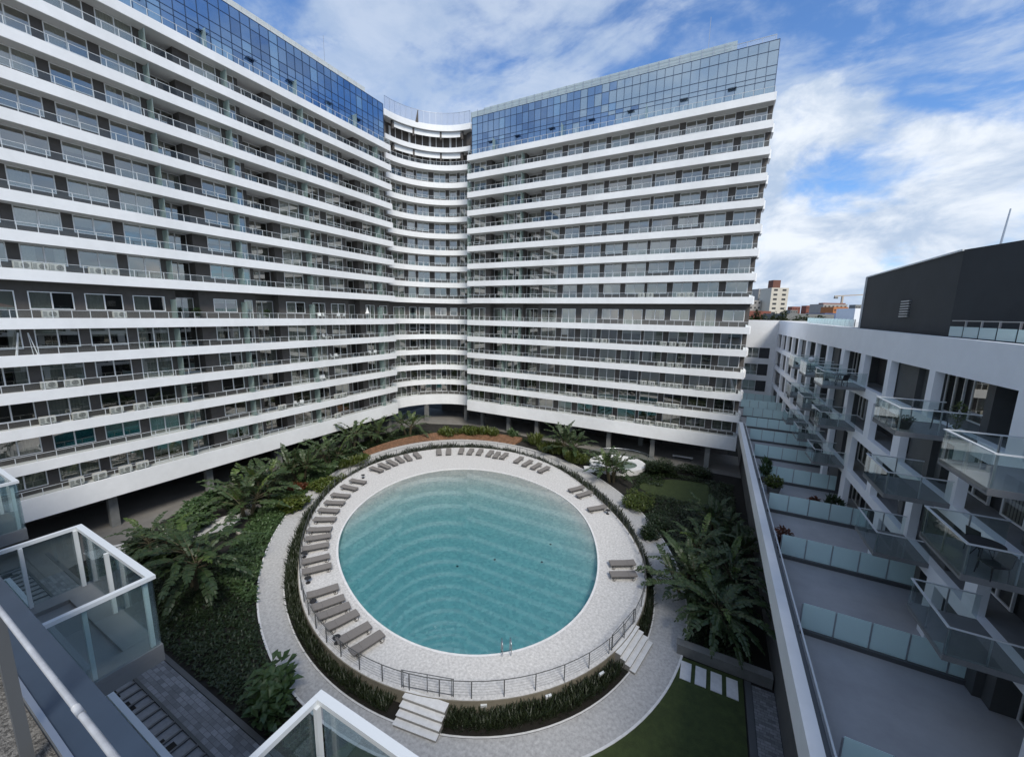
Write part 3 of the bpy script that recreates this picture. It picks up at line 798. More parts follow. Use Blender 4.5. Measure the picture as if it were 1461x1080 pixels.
def tile_mat():
    mt = mat('pool_mosaic', (.84,.80,.71), .5, .3, 4.5, kind='voronoi', col2=(.62,.62,.57))
    return mt
struct(m.build('pool_basin', tile_mat(), smooth=False))
m = MB(); l1 = disc(m, lambda x, y: WL, 1.0); l2 = disc(m, lambda x, y: WL-depth_at(x, y)-.08, 1.0, True)
for k in range(NS): m.f.append((l1+k, l2+k, l2+(k+1) % NS, l1+(k+1) % NS)); m.m.append(0)
wm, nt, out = nodes_of('pool_water')
tr = nt.nodes.new('ShaderNodeBsdfTransparent'); tr.inputs[0].default_value = (.97,.99,1,1)
gl = nt.nodes.new('ShaderNodeBsdfGlossy'); gl.inputs['Roughness'].default_value = .025
fr = nt.nodes.new('ShaderNodeFresnel'); fr.inputs[0].default_value = 1.55
bp = nt.nodes.new('ShaderNodeBump'); bp.inputs['Strength'].default_value = .009; bp.inputs['Distance'].default_value = .05
tc = nt.nodes.new('ShaderNodeTexCoord'); nz = nt.nodes.new('ShaderNodeTexNoise'); nz.inputs['Scale'].default_value = 3.5; nz.inputs['Detail'].default_value = 3
lk(nt, tc.outputs['Object'], nz.inputs['Vector']); lk(nt, nz.outputs[0], bp.inputs['Height'])
lk(nt, bp.outputs[0], gl.inputs['Normal']); lk(nt, bp.outputs[0], fr.inputs['Normal'])
ms = nt.nodes.new('ShaderNodeMixShader'); lk(nt, fr.outputs[0], ms.inputs[0]); lk(nt, tr.outputs[0], ms.inputs[1]); lk(nt, gl.outputs[0], ms.inputs[2]); lk(nt, ms.outputs[0], out.inputs[0])
va = nt.nodes.new('ShaderNodeVolumeAbsorption'); va.inputs['Color'].default_value = (.05,.79,.86,1); va.inputs['Density'].default_value = .36
lk(nt, va.outputs[0], out.inputs['Volume'])
struct(m.build('pool_water', wm))
# floor drains
for k, (px_, py_, lab) in enumerate([(-17.2,23.9,'dark round floor drain under the water, alone toward the near-left side'),(-14.9,26.1,'dark round floor drain under the water at the middle of the pool'),(-11.4,30.0,'dark round floor drain under the water toward the lone lounger'),(-11.2,27.6,'dark round floor drain under the water toward the pair of loungers')]):
    m = MB(); m.lathe((0,0,0), [(.001,0),(.1,0),(.1,.02),(.08,.026)], 14); tag(m.build('pool_drain', M['black'], None, False, (px_, py_, WL-depth_at(px_, py_)-.01)), lab, 'drain', 'floor drains in the pool')
# lawns
m = MB()
pts = [EO.p(t, .13) for t in TH_]
right = [p for p in pts if p[0] > -14 and p[1] < 23.0]
right.sort(key=lambda p: p[1])
lawn = [(-14, 8.6), (3.1, 8.6), (3.1, 22.85)]+[p for p in sorted(right, key=lambda p: -p[1])]
m.prism(lawn, .0, .02); struct(m.build('lawn', M['lawn']))
m = MB(); m.prism([(-6.6,47.6),(-3.3,50.2),(.6,51.2),(1.6,48),(.6,43.2),(-4.4,44.2),(-6.4,45.6)], .002, .05); struct(m.build('small_lawn', M['lawn']))
# paved strips
def paver_strip(name, x0, x1, y0, y1, dx, dy, z=.02):
    m = MB(); m.box(x0, x1, y0, y1, z-.05, z, 1)
    r = 0; y = y0+.01
    while y < y1-.02:
        x = x0-(dx/2 if r % 2 else 0)
        while x < x1:
            a, b = max(x+.008, x0), min(x+dx-.008, x1)
            if b-a > .02: m.quad((a,y+.008,z+.004),(b,y+.008,z+.004),(b,min(y+dy-.008,y1),z+.004),(a,min(y+dy-.008,y1),z+.004), 0)
            x += dx
        y += dy; r += 1
    return struct(m.build(name, [M['brick'], M['joint']]))
paver_strip('paver_walk', -47, -8, 2.2, 8.05, .42, .21)
paver_strip('paver_walk', 3.52, 4.58, 8.6, 22.7, .3, .16)
m = MB(); m.box(-47, -8, 8.08, 8.3, 0, .05); m.box(3.18, 3.5, 8.6, 22.8, .0, .06); struct(m.build('drain_channel', M['darksteel']))
# stepping stones, garden cross wall
for k, x in enumerate((-.05, .72, 1.5, 2.28)):
    m = MB(); m.box(x, x+.56, 21.2+.02*k, 22.47+.02*k, .02, .06)
    o = m.build('stepping_stone', M['coping']); o.location = (0,0,0)
    tag(o, 'pale rectangular stepping stone in the lawn, '+['closest to the ring path','second out from the ring path','third out from the ring path','closest to the dark drain strip'][k], 'stepping stone', 'stepping stones on the lawn')
m = MB(); m.box(-.35, 4.5, 22.9, 23.35, 0, .62); m.box(-.4, 4.5, 22.86, 23.39, .621, .68)
tag(m.build('garden_wall', M['concrete']), 'low grey garden wall behind the four stepping stones below the banana plants', 'low wall')
# metal grates over the basement vent
def grate(x0, x1, label):
    t = thing('floor_grate', label, 'grate', ((x0+x1)/2, 5.4, 0), 0, 'metal floor grates along the near building')
    L = (x1-x0)/2
    m = MB(); m.box(-L, L, -1.4, -1.28, .03, .14); m.box(-L, L, 1.28, 1.4, .03, .14); m.box(-L, -L+.1, -1.279, 1.279, .03, .14); m.box(L-.1, L, -1.279, 1.279, .03, .14)
    m.build('grate_frame', M['mid_panel'], t)
    m = MB(); k = -L+.5
    while k < L-.2: m.box(k-.05, k+.05, -1.278, 1.278, .06, .13); k += .72
    m.build('grate_bar', M['darksteel'], t)
    m = MB(); m.box(-L+.1, L-.1, -1.27, 1.27, .03, .034); m.build('pit_floor', M['brick'], t)
    rk = random.Random(int(x0*10))
    m = MB()
    for _ in range(26):
        x = rk.uniform(-L+.3, L-.6); y = rk.uniform(-1, .5); m.box(x, x+rk.uniform(.3,.8), y, y+rk.uniform(.2,.5), .036, .036+rk.uniform(.004,.014))
    m.build('pit_rubble', M['soil'], t)['kind'] = 'stuff'
grate(-27.2, -12.5, 'long slatted metal grate in the paver walk right of the deep glass balcony')
grate(-46, -37.2, 'slatted metal grate in the paver walk farther along the tower side')
# front and side steps
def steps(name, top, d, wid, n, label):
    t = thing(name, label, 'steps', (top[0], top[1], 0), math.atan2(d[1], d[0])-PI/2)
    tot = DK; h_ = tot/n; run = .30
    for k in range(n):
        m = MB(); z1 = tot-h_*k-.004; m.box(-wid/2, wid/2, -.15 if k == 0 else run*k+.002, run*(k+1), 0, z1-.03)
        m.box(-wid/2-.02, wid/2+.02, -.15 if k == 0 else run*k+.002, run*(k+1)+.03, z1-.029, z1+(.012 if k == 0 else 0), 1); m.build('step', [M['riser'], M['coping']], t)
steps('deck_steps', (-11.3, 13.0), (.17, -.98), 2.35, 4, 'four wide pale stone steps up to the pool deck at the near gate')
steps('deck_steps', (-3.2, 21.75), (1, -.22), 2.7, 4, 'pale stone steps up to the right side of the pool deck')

# ------------------------------------------------------------------ pool fence
fence = thing('pool_fence', 'thin dark steel cable fence with gates round the raised pool deck', 'fence', (-20.15, 29.57, DK))
def fp(mb, name, mt): o = mb.build(name, mt, fence); o.matrix_parent_inverse = Matrix.Translation(-Vector(fence.location)); return o
NP = 72
gap = set()
rail = MB(); wires = MB()
pts = [ED.p(2*PI*k/144, -.14) for k in range(145)]
rail.tube([(*p, DK+1.0) for p in pts], .022, 6)
for h_ in (.2,.36,.52,.68,.84): wires.tube([(*p, DK+h_) for p in pts], .006, 4, cap=False)
fp(rail, 'top_rail', M['mid_panel']); fp(wires, 'cable', M['darksteel'])
for k in range(NP):
    p = ED.p(2*PI*k/NP, -.14); m = MB(); m.box(p[0]-.022, p[0]+.022, p[1]-.022, p[1]+.022, DK, DK+1.0); fp(m, 'fence_post', M['darksteel'])
for c in ((-11.35,12.95),(-3.4,21.8),(-37.1,31.1),(-21.5,46.3),(-8.6,38.4)):
    th = ED.th(*c); p0 = Vector((*ED.p(th-.075,-.17), 0)); p1 = Vector((*ED.p(th+.075,-.17), 0))
    m = MB()
    for q in (p0, p0.lerp(p1,.03), p0.lerp(p1,.5), p1, p1.lerp(p0,.03)): m.tube([(q.x,q.y,DK+.02),(q.x,q.y,DK+1.08)], .022, 6)
    for h_ in (.12, 1.06): m.tube([(p0.x,p0.y,DK+h_),(p1.x,p1.y,DK+h_)], .02, 6)
    fp(m, 'gate', M['darksteel'])

# ------------------------------------------------------------------ sun loungers
def make_lounger():
    t = thing('sun_lounger', 'x', 'sun lounger', (0,0,0), 0, 'grey sun loungers round the pool')
    L, Wd = 1.95, .66                                   # head at -y, feet at +y (towards the water)
    m = MB(); m.box(-Wd/2, Wd/2, -L/2+.62, L/2, .30, .365)
    m.box(-Wd/2+.01, Wd/2-.01, L/2+.002, L/2+.03, .25, .36)
    m.build('seat', M['lounger'], t)
    m = MB()
    m.hexa([(-Wd/2,-L/2,.37),(Wd/2,-L/2,.37),(Wd/2,-L/2+.6,.30),(-Wd/2,-L/2+.6,.30),(-Wd/2,-L/2,.43),(Wd/2,-L/2,.43),(Wd/2,-L/2+.61,.368),(-Wd/2,-L/2+.61,.368)])
    m.build('backrest', M['lounger'], t)
    m = MB()
    for s in (-1, 1):
        x = s*(Wd/2+.012)
        m.tube([(x,-L/2+.05,.35),(x,-L/2+.62,.33),(x,L/2-.03,.33)], .022, 6)
    m.build('side_rail', M['loungerframe'], t)
    for y in (-L/2+.32, L/2-.2):
        m = MB(); e = .24
        m.tube([(-Wd/2-.01,y-e*.6,.31),(-Wd/2-.01,y-e*.45,.06),(-Wd/2-.01,y,.015),(-Wd/2-.01,y+e*.45,.06),(-Wd/2-.01,y+e*.6,.31)], .018, 6)
        m.tube([(Wd/2+.01,y-e*.6,.31),(Wd/2+.01,y-e*.45,.06),(Wd/2+.01,y,.015),(Wd/2+.01,y+e*.45,.06),(Wd/2+.01,y+e*.6,.31)], .018, 6)
        m.tube([(-Wd/2-.01,y,.018),(Wd/2+.01,y,.018)], .018, 6)
        m.build('leg', M['loungerframe'], t)
    return t
L0 = make_lounger()
clA = [(-16.29,13.71),(-17.5,13.82),(-18.97,14.17),(-20.07,14.42),(-20.99,14.74),(-22.26,15.28)]
clB = [(-24.74,16.63),(-25.87,17.33),(-27.32,18.37),(-28.36,19.36),(-29.33,20.24),(-30.46,21.57),(-31.56,22.82),(-32.42,24.15),(-33.27,25.53),(-34.02,27.25),(-34.49,28.84)]
clC = [(-35.36,32.38),(-35.37,33.67),(-35.35,34.96),(-35.28,36.28),(-34.85,37.36),(-34.38,38.65)]
clD = [(-32.65,41.13),(-31.6,41.97),(-30.2,43.03),(-28.98,43.52),(-27.76,44.02),(-26.23,44.24),(-25.13,44.22),(-24.09,44.41)]
clE = [(-21.71,44.12),(-20.18,43.62),(-18.78,43.29),(-17.49,42.77)]
clF = [(-12.16,39.5),(-11.01,38.67)]
ORD = ['first','second','third','fourth','fifth','sixth','seventh','eighth','ninth','tenth','eleventh']
jobs = []
for i, p in enumerate(clA): jobs.append((p, f'grey sun lounger {ORD[i]} from the front steps in the row before the wide gap'))
for i, p in enumerate(clB): jobs.append((p, f'grey sun lounger {ORD[i]} past the wide gap, in the row facing the right building'))
for i, p in enumerate(clC): jobs.append((p, f'grey sun lounger on the far left curve, {ORD[i]} after the left gate'))
for i, p in enumerate(clD): jobs.append((p, f'grey sun lounger at the far end below the timber deck, {ORD[i]} from its left'))
for i, p in enumerate(clE): jobs.append((p, f'grey sun lounger right of the far gate, {ORD[i]} of four counted away from that gate'))
for i, p in enumerate(clF): jobs.append((p, f'grey sun lounger of the close pair beyond the lone one, {["farther","nearer"][i]} of the two'))
jobs.append(((-8.96,36.28), 'grey sun lounger standing alone on the right deck beside a small dark table'))
jobs.append(((-4.82,28.54), 'grey sun lounger of the right-hand pair facing straight across the pool, farther one'))
jobs.append(((-4.47,27.22), 'grey sun lounger of the right-hand pair facing straight across the pool, nearer one'))
rl_ = random.Random(11)
for i, ((x, y), lab) in enumerate(jobs):
    th = EW.th(x, y); e = EW.p(th); dx, dy = EW.c[0]-x, EW.c[1]-y
    # feet toward the water: blend of inward normal and direction to the centre
    q1 = Vector((EW.p(th, -1)[0]-EW.p(th, 1)[0], EW.p(th, -1)[1]-EW.p(th, 1)[1])).normalized()
    ang = math.atan2(q1.y, q1.x)-PI/2+rl_.uniform(-.09, .09)
    if i < 6: ang -= .12
    if lab.startswith('grey sun lounger of the right-hand'): ang = math.atan2(-.50, -.87)-PI/2
    if i == 0: L0.location = (x,y,DK+.004); L0.rotation_euler = (0,0,ang); L0['label'] = lab
    else: dup(L0, (x,y,DK+.004), ang, lab)
# small dark side tables
T0_ = thing('side_table', 'small round dark side table beside the left row of loungers', 'side table', (0,0,0), 0, 'small dark side tables on the pool deck')
m = MB(); m.lathe((0,0,0), [(.16,0),(.16,.03),(.03,.05),(.03,.36),(.02,.38)], 14); m.build('stand', M['black'], T0_)
m = MB(); m.lathe((0,0,.38), [(.02,0),(.22,.0),(.23,.02),(.22,.035)], 18); m.build('table_top', M['black'], T0_)
tl = [((-27.29,17.36),'small round dark side table beside the third lounger past the wide gap'),((-24.3,15.6),'small round dark side table in the wide gap of the left lounger row'),
      ((-21.9,14.3),'small round dark side table behind the sixth lounger from the front steps'),((-18.1,13.1),'small round dark side table against the fence by the third lounger from the front steps'),
      ((-7.86,36.2),'small round dark side table beside the lone lounger on the right'),((-35.2,30.2),'small round dark side table by the left gate past the eleventh lounger')]
for i, (p, lab) in enumerate(tl):
    if i == 0: T0_.location = (*p, DK+.004); T0_['label'] = lab
    else: dup(T0_, (*p, DK+.004), 0, lab)
# pool ladder
t = thing('pool_ladder', 'steel pool ladder handrails at the near edge of the water', 'ladder', (-9.0, 17.25, DK), 0)
for s in (-.25, .25):
    m = MB(); px, py = .82*s, .57*s
    m.tube([(px+.12,py-.16,.0),(px+.12,py-.16,.7),(px+.02,py-.02,.86),(px-.14,py+.2,.8),(px-.2,py+.28,.4),(px-.2,py+.28,-.25)], .03, 8); m.build('handrail', M['steel'], t, True)
m = MB(); 
for z in (-.12,-.3): m.tube([(-.4,.1,z),(.0,.4,z)], .02, 6)
m.build('rung', M['steel'], t)

# ------------------------------------------------------------------ timber deck, round spa pool, bench
m = MB(); t_a, t_b = EO.th(-43.5, 37.5), EO.th(-26.2, 51.5)
if t_a < t_b: t_a += 2*PI
n = 64
for k in range(n):
    f0, f1 = k/n, (k+.93)/n
    def P(f, o, z): 
        th = t_a+(t_b-t_a)*f; q = EO.p(th, .15+o); return (*q, z)
    w0 = 1.0+1.6*min(1, f0*2.2); 
    for j in range(6):
        o0, o1 = w0*j/6, w0*(j+.92)/6; z0 = .10+.075*j
        m.hexa([P(f0,o0,0),P(f1,o0,0),P(f1,o1,0),P(f0,o1,0),P(f0,o0,z0),P(f1,o0,z0),P(f1,o1,z0+.05),P(f0,o1,z0+.05)])
tag(m.build('timber_deck', M['wood']), 'curved orange-brown timber deck along the far side of the ring path', 'deck')
spa = thing('spa_pool', 'small round spa pool with white rim inside a curved glass fence by the tower', 'spa pool', (-10.2, 50.9, 0))
ES = Ell((0,0), 3.7, 3.0, (.9,.43)); EWs = Ell((.85,-.1), 1.75, 1.5, (.9,.43))
m = MB(); ring(m, lambda t_: EWs.p(t_), lambda t_: ES.p(t_), .62, .62); ring(m, lambda t_: ES.p(t_), lambda t_: ES.p(t_,.002), .62, 0); ring(m, lambda t_: EWs.p(t_,-.003), lambda t_: EWs.p(t_), .2, .62)
m.build('rim', M['coping'], spa)
m = MB(); m.face([(*EWs.p(t_, -.002), .52) for t_ in TH_]); m.build('spa_water', mat('spa_water', (.17,.22,.19), .06, .2, 3.), spa)
m = MB(); EG = Ell((.2,.6), 4.6, 3.9, (.9,.43)); g = MB()
for k in range(40):
    a, b = PI*(-.12+1.25*k/40), PI*(-.12+1.25*(k+1)/40); p, q = EG.p(a), EG.p(b)
    g.quad((*p,.05),(*q,.05),(*q,1.15),(*p,1.15))
g.build('glass_panel', M['railglass2'], spa)
m.tube([(*EG.p(PI*(-.12+1.25*k/40)), 1.17) for k in range(41)], .025, 6)
for k in range(0, 41, 8): p = EG.p(PI*(-.12+1.25*k/40)); m.box(p[0]-.02, p[0]+.02, p[1]-.02, p[1]+.02, .03, 1.16)
m.build('fence_rail', M['steel'], spa)
t = thing('spa_steps', 'pale flat steps leading from the ring path to the round spa pool', 'steps', (-12.9, 48.0, 0), .5)
for k in range(3):
    m = MB(); m.box(-.9, .9, -.7+.5*k, -.24+.5*k, .02, .1+.1*k); m.build('step', M['coping'], t)
t = thing('garden_bench', 'long pale bench on the gallery paving between columns under the right wing', 'bench', (-2.6, 58.5, .03), .05)
m = MB(); m.box(-1.35, 1.35, -.25, .25, .38, .47); m.build('seat', M['coping'], t)
for x in (-1.1, 1.0):
    m = MB(); m.box(x, x+.1, -.2, .2, 0, .38); m.build('leg', M['darksteel'], t)

# ------------------------------------------------------------------ planting
def make_banana(seed, n_leaf, L, W, stems, up=.75, droop=1.25):
    """returns (foliage, stems) : long torn arching blades on several leaning stems"""
    r = random.Random(seed); fo, st = MB(), MB()
    for s in range(stems):
        sa = 2*PI*s/stems+r.uniform(-.4,.4); lean = r.uniform(.15,.5) if stems > 1 else .1
        hgt = r.uniform(.8,1.5)*L*.45
        bx, by = .25*math.cos(sa)*(stems > 1), .25*math.sin(sa)*(stems > 1)
        tx, ty = bx+lean*math.cos(sa), by+lean*math.sin(sa)
        st.tube([(bx,by,0),((bx+tx)/2,(by+ty)/2,hgt*.55),(tx,ty,hgt)], [.11,.09,.05], 7)
        for k in range(n_leaf):
            az = k*2.4+r.uniform(-.35,.35)+sa; fr = k/max(1, n_leaf-1)
            el = (1.45-fr*1.25)*up+r.uniform(-.12,.12)
            ln = L*r.uniform(.8,1.12)*(1.-.25*(1-fr)*(k < 2)); wd = W*r.uniform(.8,1.15)
            p = Vector((tx,ty,hgt-.15*fr*hgt)); d = Vector((math.cos(az)*math.cos(el), math.sin(az)*math.cos(el), math.sin(el)))
            side = Vector((-math.sin(az), math.cos(az), 0)); N = 16
            roll = r.uniform(-.5,.5)
            spine = [p.copy()]; dirs = [d.copy()]
            for i in range(N):
                d = (d+Vector((0,0,-1))*(droop/N)*(.25+1.3*i/N)).normalized()
                p = p+d*(ln/N); spine.append(p.copy()); dirs.append(d.copy())
            st.tube([tuple(q) for q in spine[::3]], [.03,.026,.02,.014,.01,.006][:len(spine[::3])], 4)
            i0 = 3
            for i in range(i0, N):
                f = (i-i0+.5)/(N-i0); w = wd*math.sin(PI*min(1, f*.9+.12))**.6*.5
                up_ = dirs[i].cross(side).normalized()
                if up_.z < 0: up_ = -up_
                for sg in (-1, 1):
                    if r.random() < .05: continue
                    ou = (side*sg*math.cos(roll*sg*.4)+up_*(.28-r.uniform(.0,.75))).normalized()
                    a, b = spine[i], spine[i]+(spine[i+1]-spine[i])*r.uniform(.78,1.0)
                    sw = dirs[i]*(w*r.uniform(.15,.5))
                    e1 = b+ou*w*r.uniform(.85,1.05)+sw; e0 = a+ou*w*r.uniform(.85,1.05)+sw
                    m1 = a+ou*w*.5+sw*.4+up_*.03; m2 = b+ou*w*.5+sw*.4+up_*.03
                    n = len(fo.v); fo.v += [tuple(a),tuple(b),tuple(m2),tuple(m1),tuple(e1),tuple(e0)]
                    fo.f += [(n,n+1,n+2,n+3),(n+3,n+2,n+4,n+5)]; mi = 1 if k < 1 and seed % 3 == 0 else 0; fo.m += [mi,mi]
    return fo, st
def plant_proto(name, fo, st, label, cat, group, mats=None):
    t = thing(name, label, cat, (0,0,0), 0, group)
    fo.build('leaf_crown', mats or [M['frond'], M['frondy']], t); st.build('stem', M['stem'], t)
    return t
GB = 'banana plants round the pool garden'
prot = [plant_proto('banana_plant', *make_banana(3, 9, 2.5, .52, 3, .8, 1.3), 'x', 'banana plant', GB),
        plant_proto('banana_plant', *make_banana(8, 11, 2.7, .5, 3, .85, 1.15), 'x', 'banana plant', GB),
        plant_proto('banana_plant', *make_banana(12, 8, 2.2, .5, 4, .9, 1.2), 'x', 'banana plant', GB),
        plant_proto('banana_plant', *make_banana(21, 22, 3.3, .55, 2, .62, 1.5), 'x', 'banana plant', GB),
        plant_proto('banana_plant', *make_banana(33, 13, 2.9, .42, 2, .75, 1.6), 'x', 'banana plant', GB),
        plant_proto('banana_plant', *make_banana(47, 10, 2.4, .62, 3, .95, .95), 'x', 'banana plant', GB)]
bl = [(3,(-31.6,11.8),.2,1.12,'very large dark banana plant beside the ring path next to the glass balcony'),
      (4,(-37.6,12.0),.9,1.0,'upright banana plant behind the very large one, nearer to the pale garden path'),
      (0,(-39.2,19.4),1.1,1.15,'tall upright banana plant before the left wing, first of the row from the viewer'),
      (2,(-41.2,22.3),2.1,1.1,'banana plant crowding the back of the first one in the left wing row'),
      (5,(-42.0,27.0),.4,1.1,'banana plant with raised tips in the middle of the left wing row'),
      (0,(-42.6,31.6),3.0,1.1,'banana plant touching the left end of the timber deck'),
      (4,(-44.6,36.6),5.1,1.0,'banana plant behind the left half of the timber deck'),
      (2,(-45.4,41.5),4.3,1.0,'banana plant behind the timber deck, close to the corner of the left wing'),
      (0,(-43.6,47.0),1.9,1.05,'banana plant in front of the dark gallery opening of the curved centre'),
      (1,(-17.4,50.6),.9,1.35,'banana plant like a palm in front of the right wing, left of the spa pool'),
      (2,(-9.8,45.8),2.7,1.3,'banana plant with bare brown stems in front of the spa pool'),
      (5,(3.0,34.6),2.6,1.05,'banana plant squeezed between the second and third along the garden wall'),
      (4,(2.4,29.6),4.9,1.05,'banana plant touching the garden wall behind the one with the bright young leaf'),
      (1,(1.5,38.2),.3,1.0,'banana plant by the small lawn, first against the long garden wall'),
      (4,(.4,32.4),1.4,1.0,'banana plant second from the small lawn along the garden wall'),
      (1,(-.2,28.3),3.9,1.1,'banana plant with a bright young leaf overhanging the right side of the ring path'),
      (3,(1.6,25.6),2.2,.92,'darkest banana plant in the corner above the low garden wall')]
used = set()
for pi, (x, y), rz, sc_, lab in bl:
    sc_ *= 1.45 if x < -38 else 1.15
    if pi in used: dup(prot[pi], (x,y,0), rz, lab, sc_)
    else:
        used.add(pi); o = prot[pi]; o.location = (x,y,0); o.rotation_euler = (0,0,rz); o.scale = (sc_,)*3; o['label'] = lab
# leaf scatter for shrubs and cover
def leaves(mb, P, size, tilt=.9, blade=False, r=None, wide=.45):
    """P: (n,3) points; adds one folded leaf each"""
    r = r or RNG
    n = len(P); az = r.uniform(0, 2*PI, n); el = r.uniform(-.2, tilt, n) if not blade else r.uniform(.7, 1.35, n)
    ln = size*r.uniform(.6, 1.3, n); w = ln*wide
    for i in range(n):
        ca, sa, ce, se = math.cos(az[i]), math.sin(az[i]), math.cos(el[i]), math.sin(el[i])
        d = (ca*ce, sa*ce, se); s_ = (-sa, ca, 0.); x, y, z = P[i]; l = ln[i]; h = w[i]*.5
        b = len(mb.v)
        mx, my, mz = x+d[0]*l*.5, y+d[1]*l*.5, z+d[2]*l*.5
        ex, ey, ez = x+d[0]*l, y+d[1]*l, z+d[2]*l-l*.18*(1 if not blade else .6)
        mb.v += [(x,y,z),(mx+s_[0]*h,my+s_[1]*h,mz+h*.25),(ex,ey,ez),(mx-s_[0]*h,my-s_[1]*h,mz+h*.25),(mx,my,mz)]
        mb.f += [(b,b+1,b+2,b+4),(b,b+4,b+2,b+3)]; mb.m += [0,0]
def shrub_mesh(seed, rx, ry, h, n, size, blade=False, wide=.45):
    r = np.random.default_rng(seed); mb = MB()
    k = 9; cs = np.c_[r.uniform(-.6,.6,k)*rx, r.uniform(-.6,.6,k)*ry, r.uniform(.25,.7,k)*h]
    per = n//k
    for c in cs:
        v = r.normal(size=(per,3)); v /= np.linalg.norm(v, axis=1)[:,None]; v *= r.uniform(.55,1.0,(per,1))**.6
        P = c+v*np.array([rx*.45, ry*.45, h*.38]); P[:,2] = np.maximum(P[:,2], .03)
        leaves(mb, P, size, 1.0, blade, r, wide)
    return mb
def shrub(name, x, y, rx, ry, h, n, size, mt, label, cat='shrub', rz=0, blade=False, wide=.45, seed=1, group=None):
    t = thing(name, label, cat, (x,y,0), rz, group)
    shrub_mesh(seed, rx, ry, h, n, size, blade, wide).build('foliage', mt, t)
    m = MB(); rr_ = random.Random(seed)
    for k in range(6): a = rr_.uniform(0, 6.28); m.tube([(0,0,0),(rx*.4*math.cos(a), ry*.4*math.sin(a), h*.55)], [.03,.012], 5)
    m.build('stem', M['stem'], t)
shrub('broadleaf_shrub', -18.1, 9.3, 1.5, 1.3, 1.9, 520, .62, M['broad'], 'large broad-leaved green shrub in the bed just beyond the bottom glass balcony', wide=.5, seed=2)
shrub('round_bush', -4.4, 51.3, 2.4, 1.8, 1.9, 2600, .30, M['cover'], 'big round dark green bush right of the spa pool', 'bush', seed=3)
shrub('round_bush', -.9, 53.0, 2.2, 1.7, 1.2, 1600, .30, M['cover'], 'lower dark bush beside the big round one toward the garden wall', 'bush', seed=4)
shrub('low_bush', -5.6, 40.6, 1.7, 2.6, 1.1, 2200, .28, M['lime'], 'low light green bush on the right between the ring path and the small lawn', 'bush', seed=5)
shrub('low_bush', -3.6, 36.6, 1.5, 2.4, 1.0, 2000, .28, M['cover'], 'low dark bush on the right along the ring path below the small lawn', 'bush', seed=6)
shrub('leafy_clump', -19.9, 51.3, 2.3, 1.6, 1.5, 1700, .75, M['lime'], 'yellowish green strappy clump at the ring path beside the palm-like banana plant', 'plant', blade=True, wide=.14, seed=7)
shrub('leafy_clump', -15.6, 49.5, 2.0, 1.4, 1.4, 1300, .75, M['lime'], 'yellowish green strappy clump nearest the spa steps', 'plant', blade=True, wide=.14, seed=8)
shrub('flax_plant', -23.6, 53.2, 1.2, 1.1, 1.4, 700, .85, M['lime'], 'green flax plant standing alone at the right end of the timber deck', 'plant', blade=True, wide=.12, seed=9)
shrub('agave_plant', -28.2, 54.6, 1.1, 1.0, 1.0, 420, .7, M['broad'], 'grey-green agave-like plant behind the right end of the timber deck', 'plant', blade=True, wide=.2, seed=10)
for k, (x, y, lab) in enumerate([(-37.6,50.2,'left part'),(-35.0,52.2,'middle part'),(-32.0,53.6,'right part')]):
    shrub('leafy_hedge', x, y, 1.9, 1.4, 1.25, 1500, .6, M['lime'], f'bright green leafy hedge behind the timber deck, {lab}', 'hedge', blade=True, wide=.2, seed=20+k)
shrub('lime_shrub', -36.8, 22.6, 1.7, 1.9, 1.0, 1300, .45, M['lime'], 'lime green low shrub between the pale rocks and the ring path on the left', wide=.5, seed=30)
shrub('lime_shrub', -38.0, 27.6, 1.3, 2.2, .9, 1300, .4, M['lime'], 'lime green low shrub along the ring path farther up on the left', wide=.5, seed=31)
shrub('leafy_shrub', -41.6, 15.6, 2.2, 2.0, 1.5, 1500, .5, M['broad'], 'leafy green shrub behind the very large banana plant next to the gallery', wide=.5, seed=32)
shrub('leafy_shrub', -38.0, 12.6, 1.8, 1.4, 1.1, 1100, .5, M['cover'], 'dark leafy shrub left of the very large banana plant', wide=.5, seed=33)
shrub('leafy_shrub', -40.2, 12.4, 1.9, 1.5, 1.3, 1200, .5, M['cover'], 'dark leafy shrub between the pale garden path and the very large banana plant', wide=.5, seed=36)
shrub('leafy_shrub', -44.4, 18.6, 1.6, 2.4, 1.4, 1400, .5, M['broad'], 'leafy green shrub along the gallery edge, beyond the bend of the garden path', wide=.5, seed=37)
shrub('leafy_shrub', -45.6, 23.8, 1.4, 2.2, 1.3, 1300, .5, M['cover'], 'dark leafy shrub along the gallery edge behind the first banana plants', wide=.5, seed=38)
shrub('leafy_shrub', -44.2, 29.6, 1.6, 2.2, 1.2, 1300, .5, M['broad'], 'leafy green shrub between two banana plants midway along the left wing', wide=.5, seed=39)
shrub('strappy_clump', -40.6, 33.2, 1.5, 2.2, 1.0, 1300, .7, M['lime'], 'yellowish strappy clump at the left tip of the timber deck', 'plant', blade=True, wide=.16, seed=44)
shrub('rust_shrub', -40.4, 25.2, 1.4, 1.1, .8, 900, .3, M['redleaf'], 'rust red low shrub beneath the left row of banana plants', seed=34)
shrub('corner_shrub', 2.3, 44.6, 1.2, 2.6, 1.1, 1500, .32, M['cover'], 'dark shrub along the garden wall by the small lawn', seed=35)
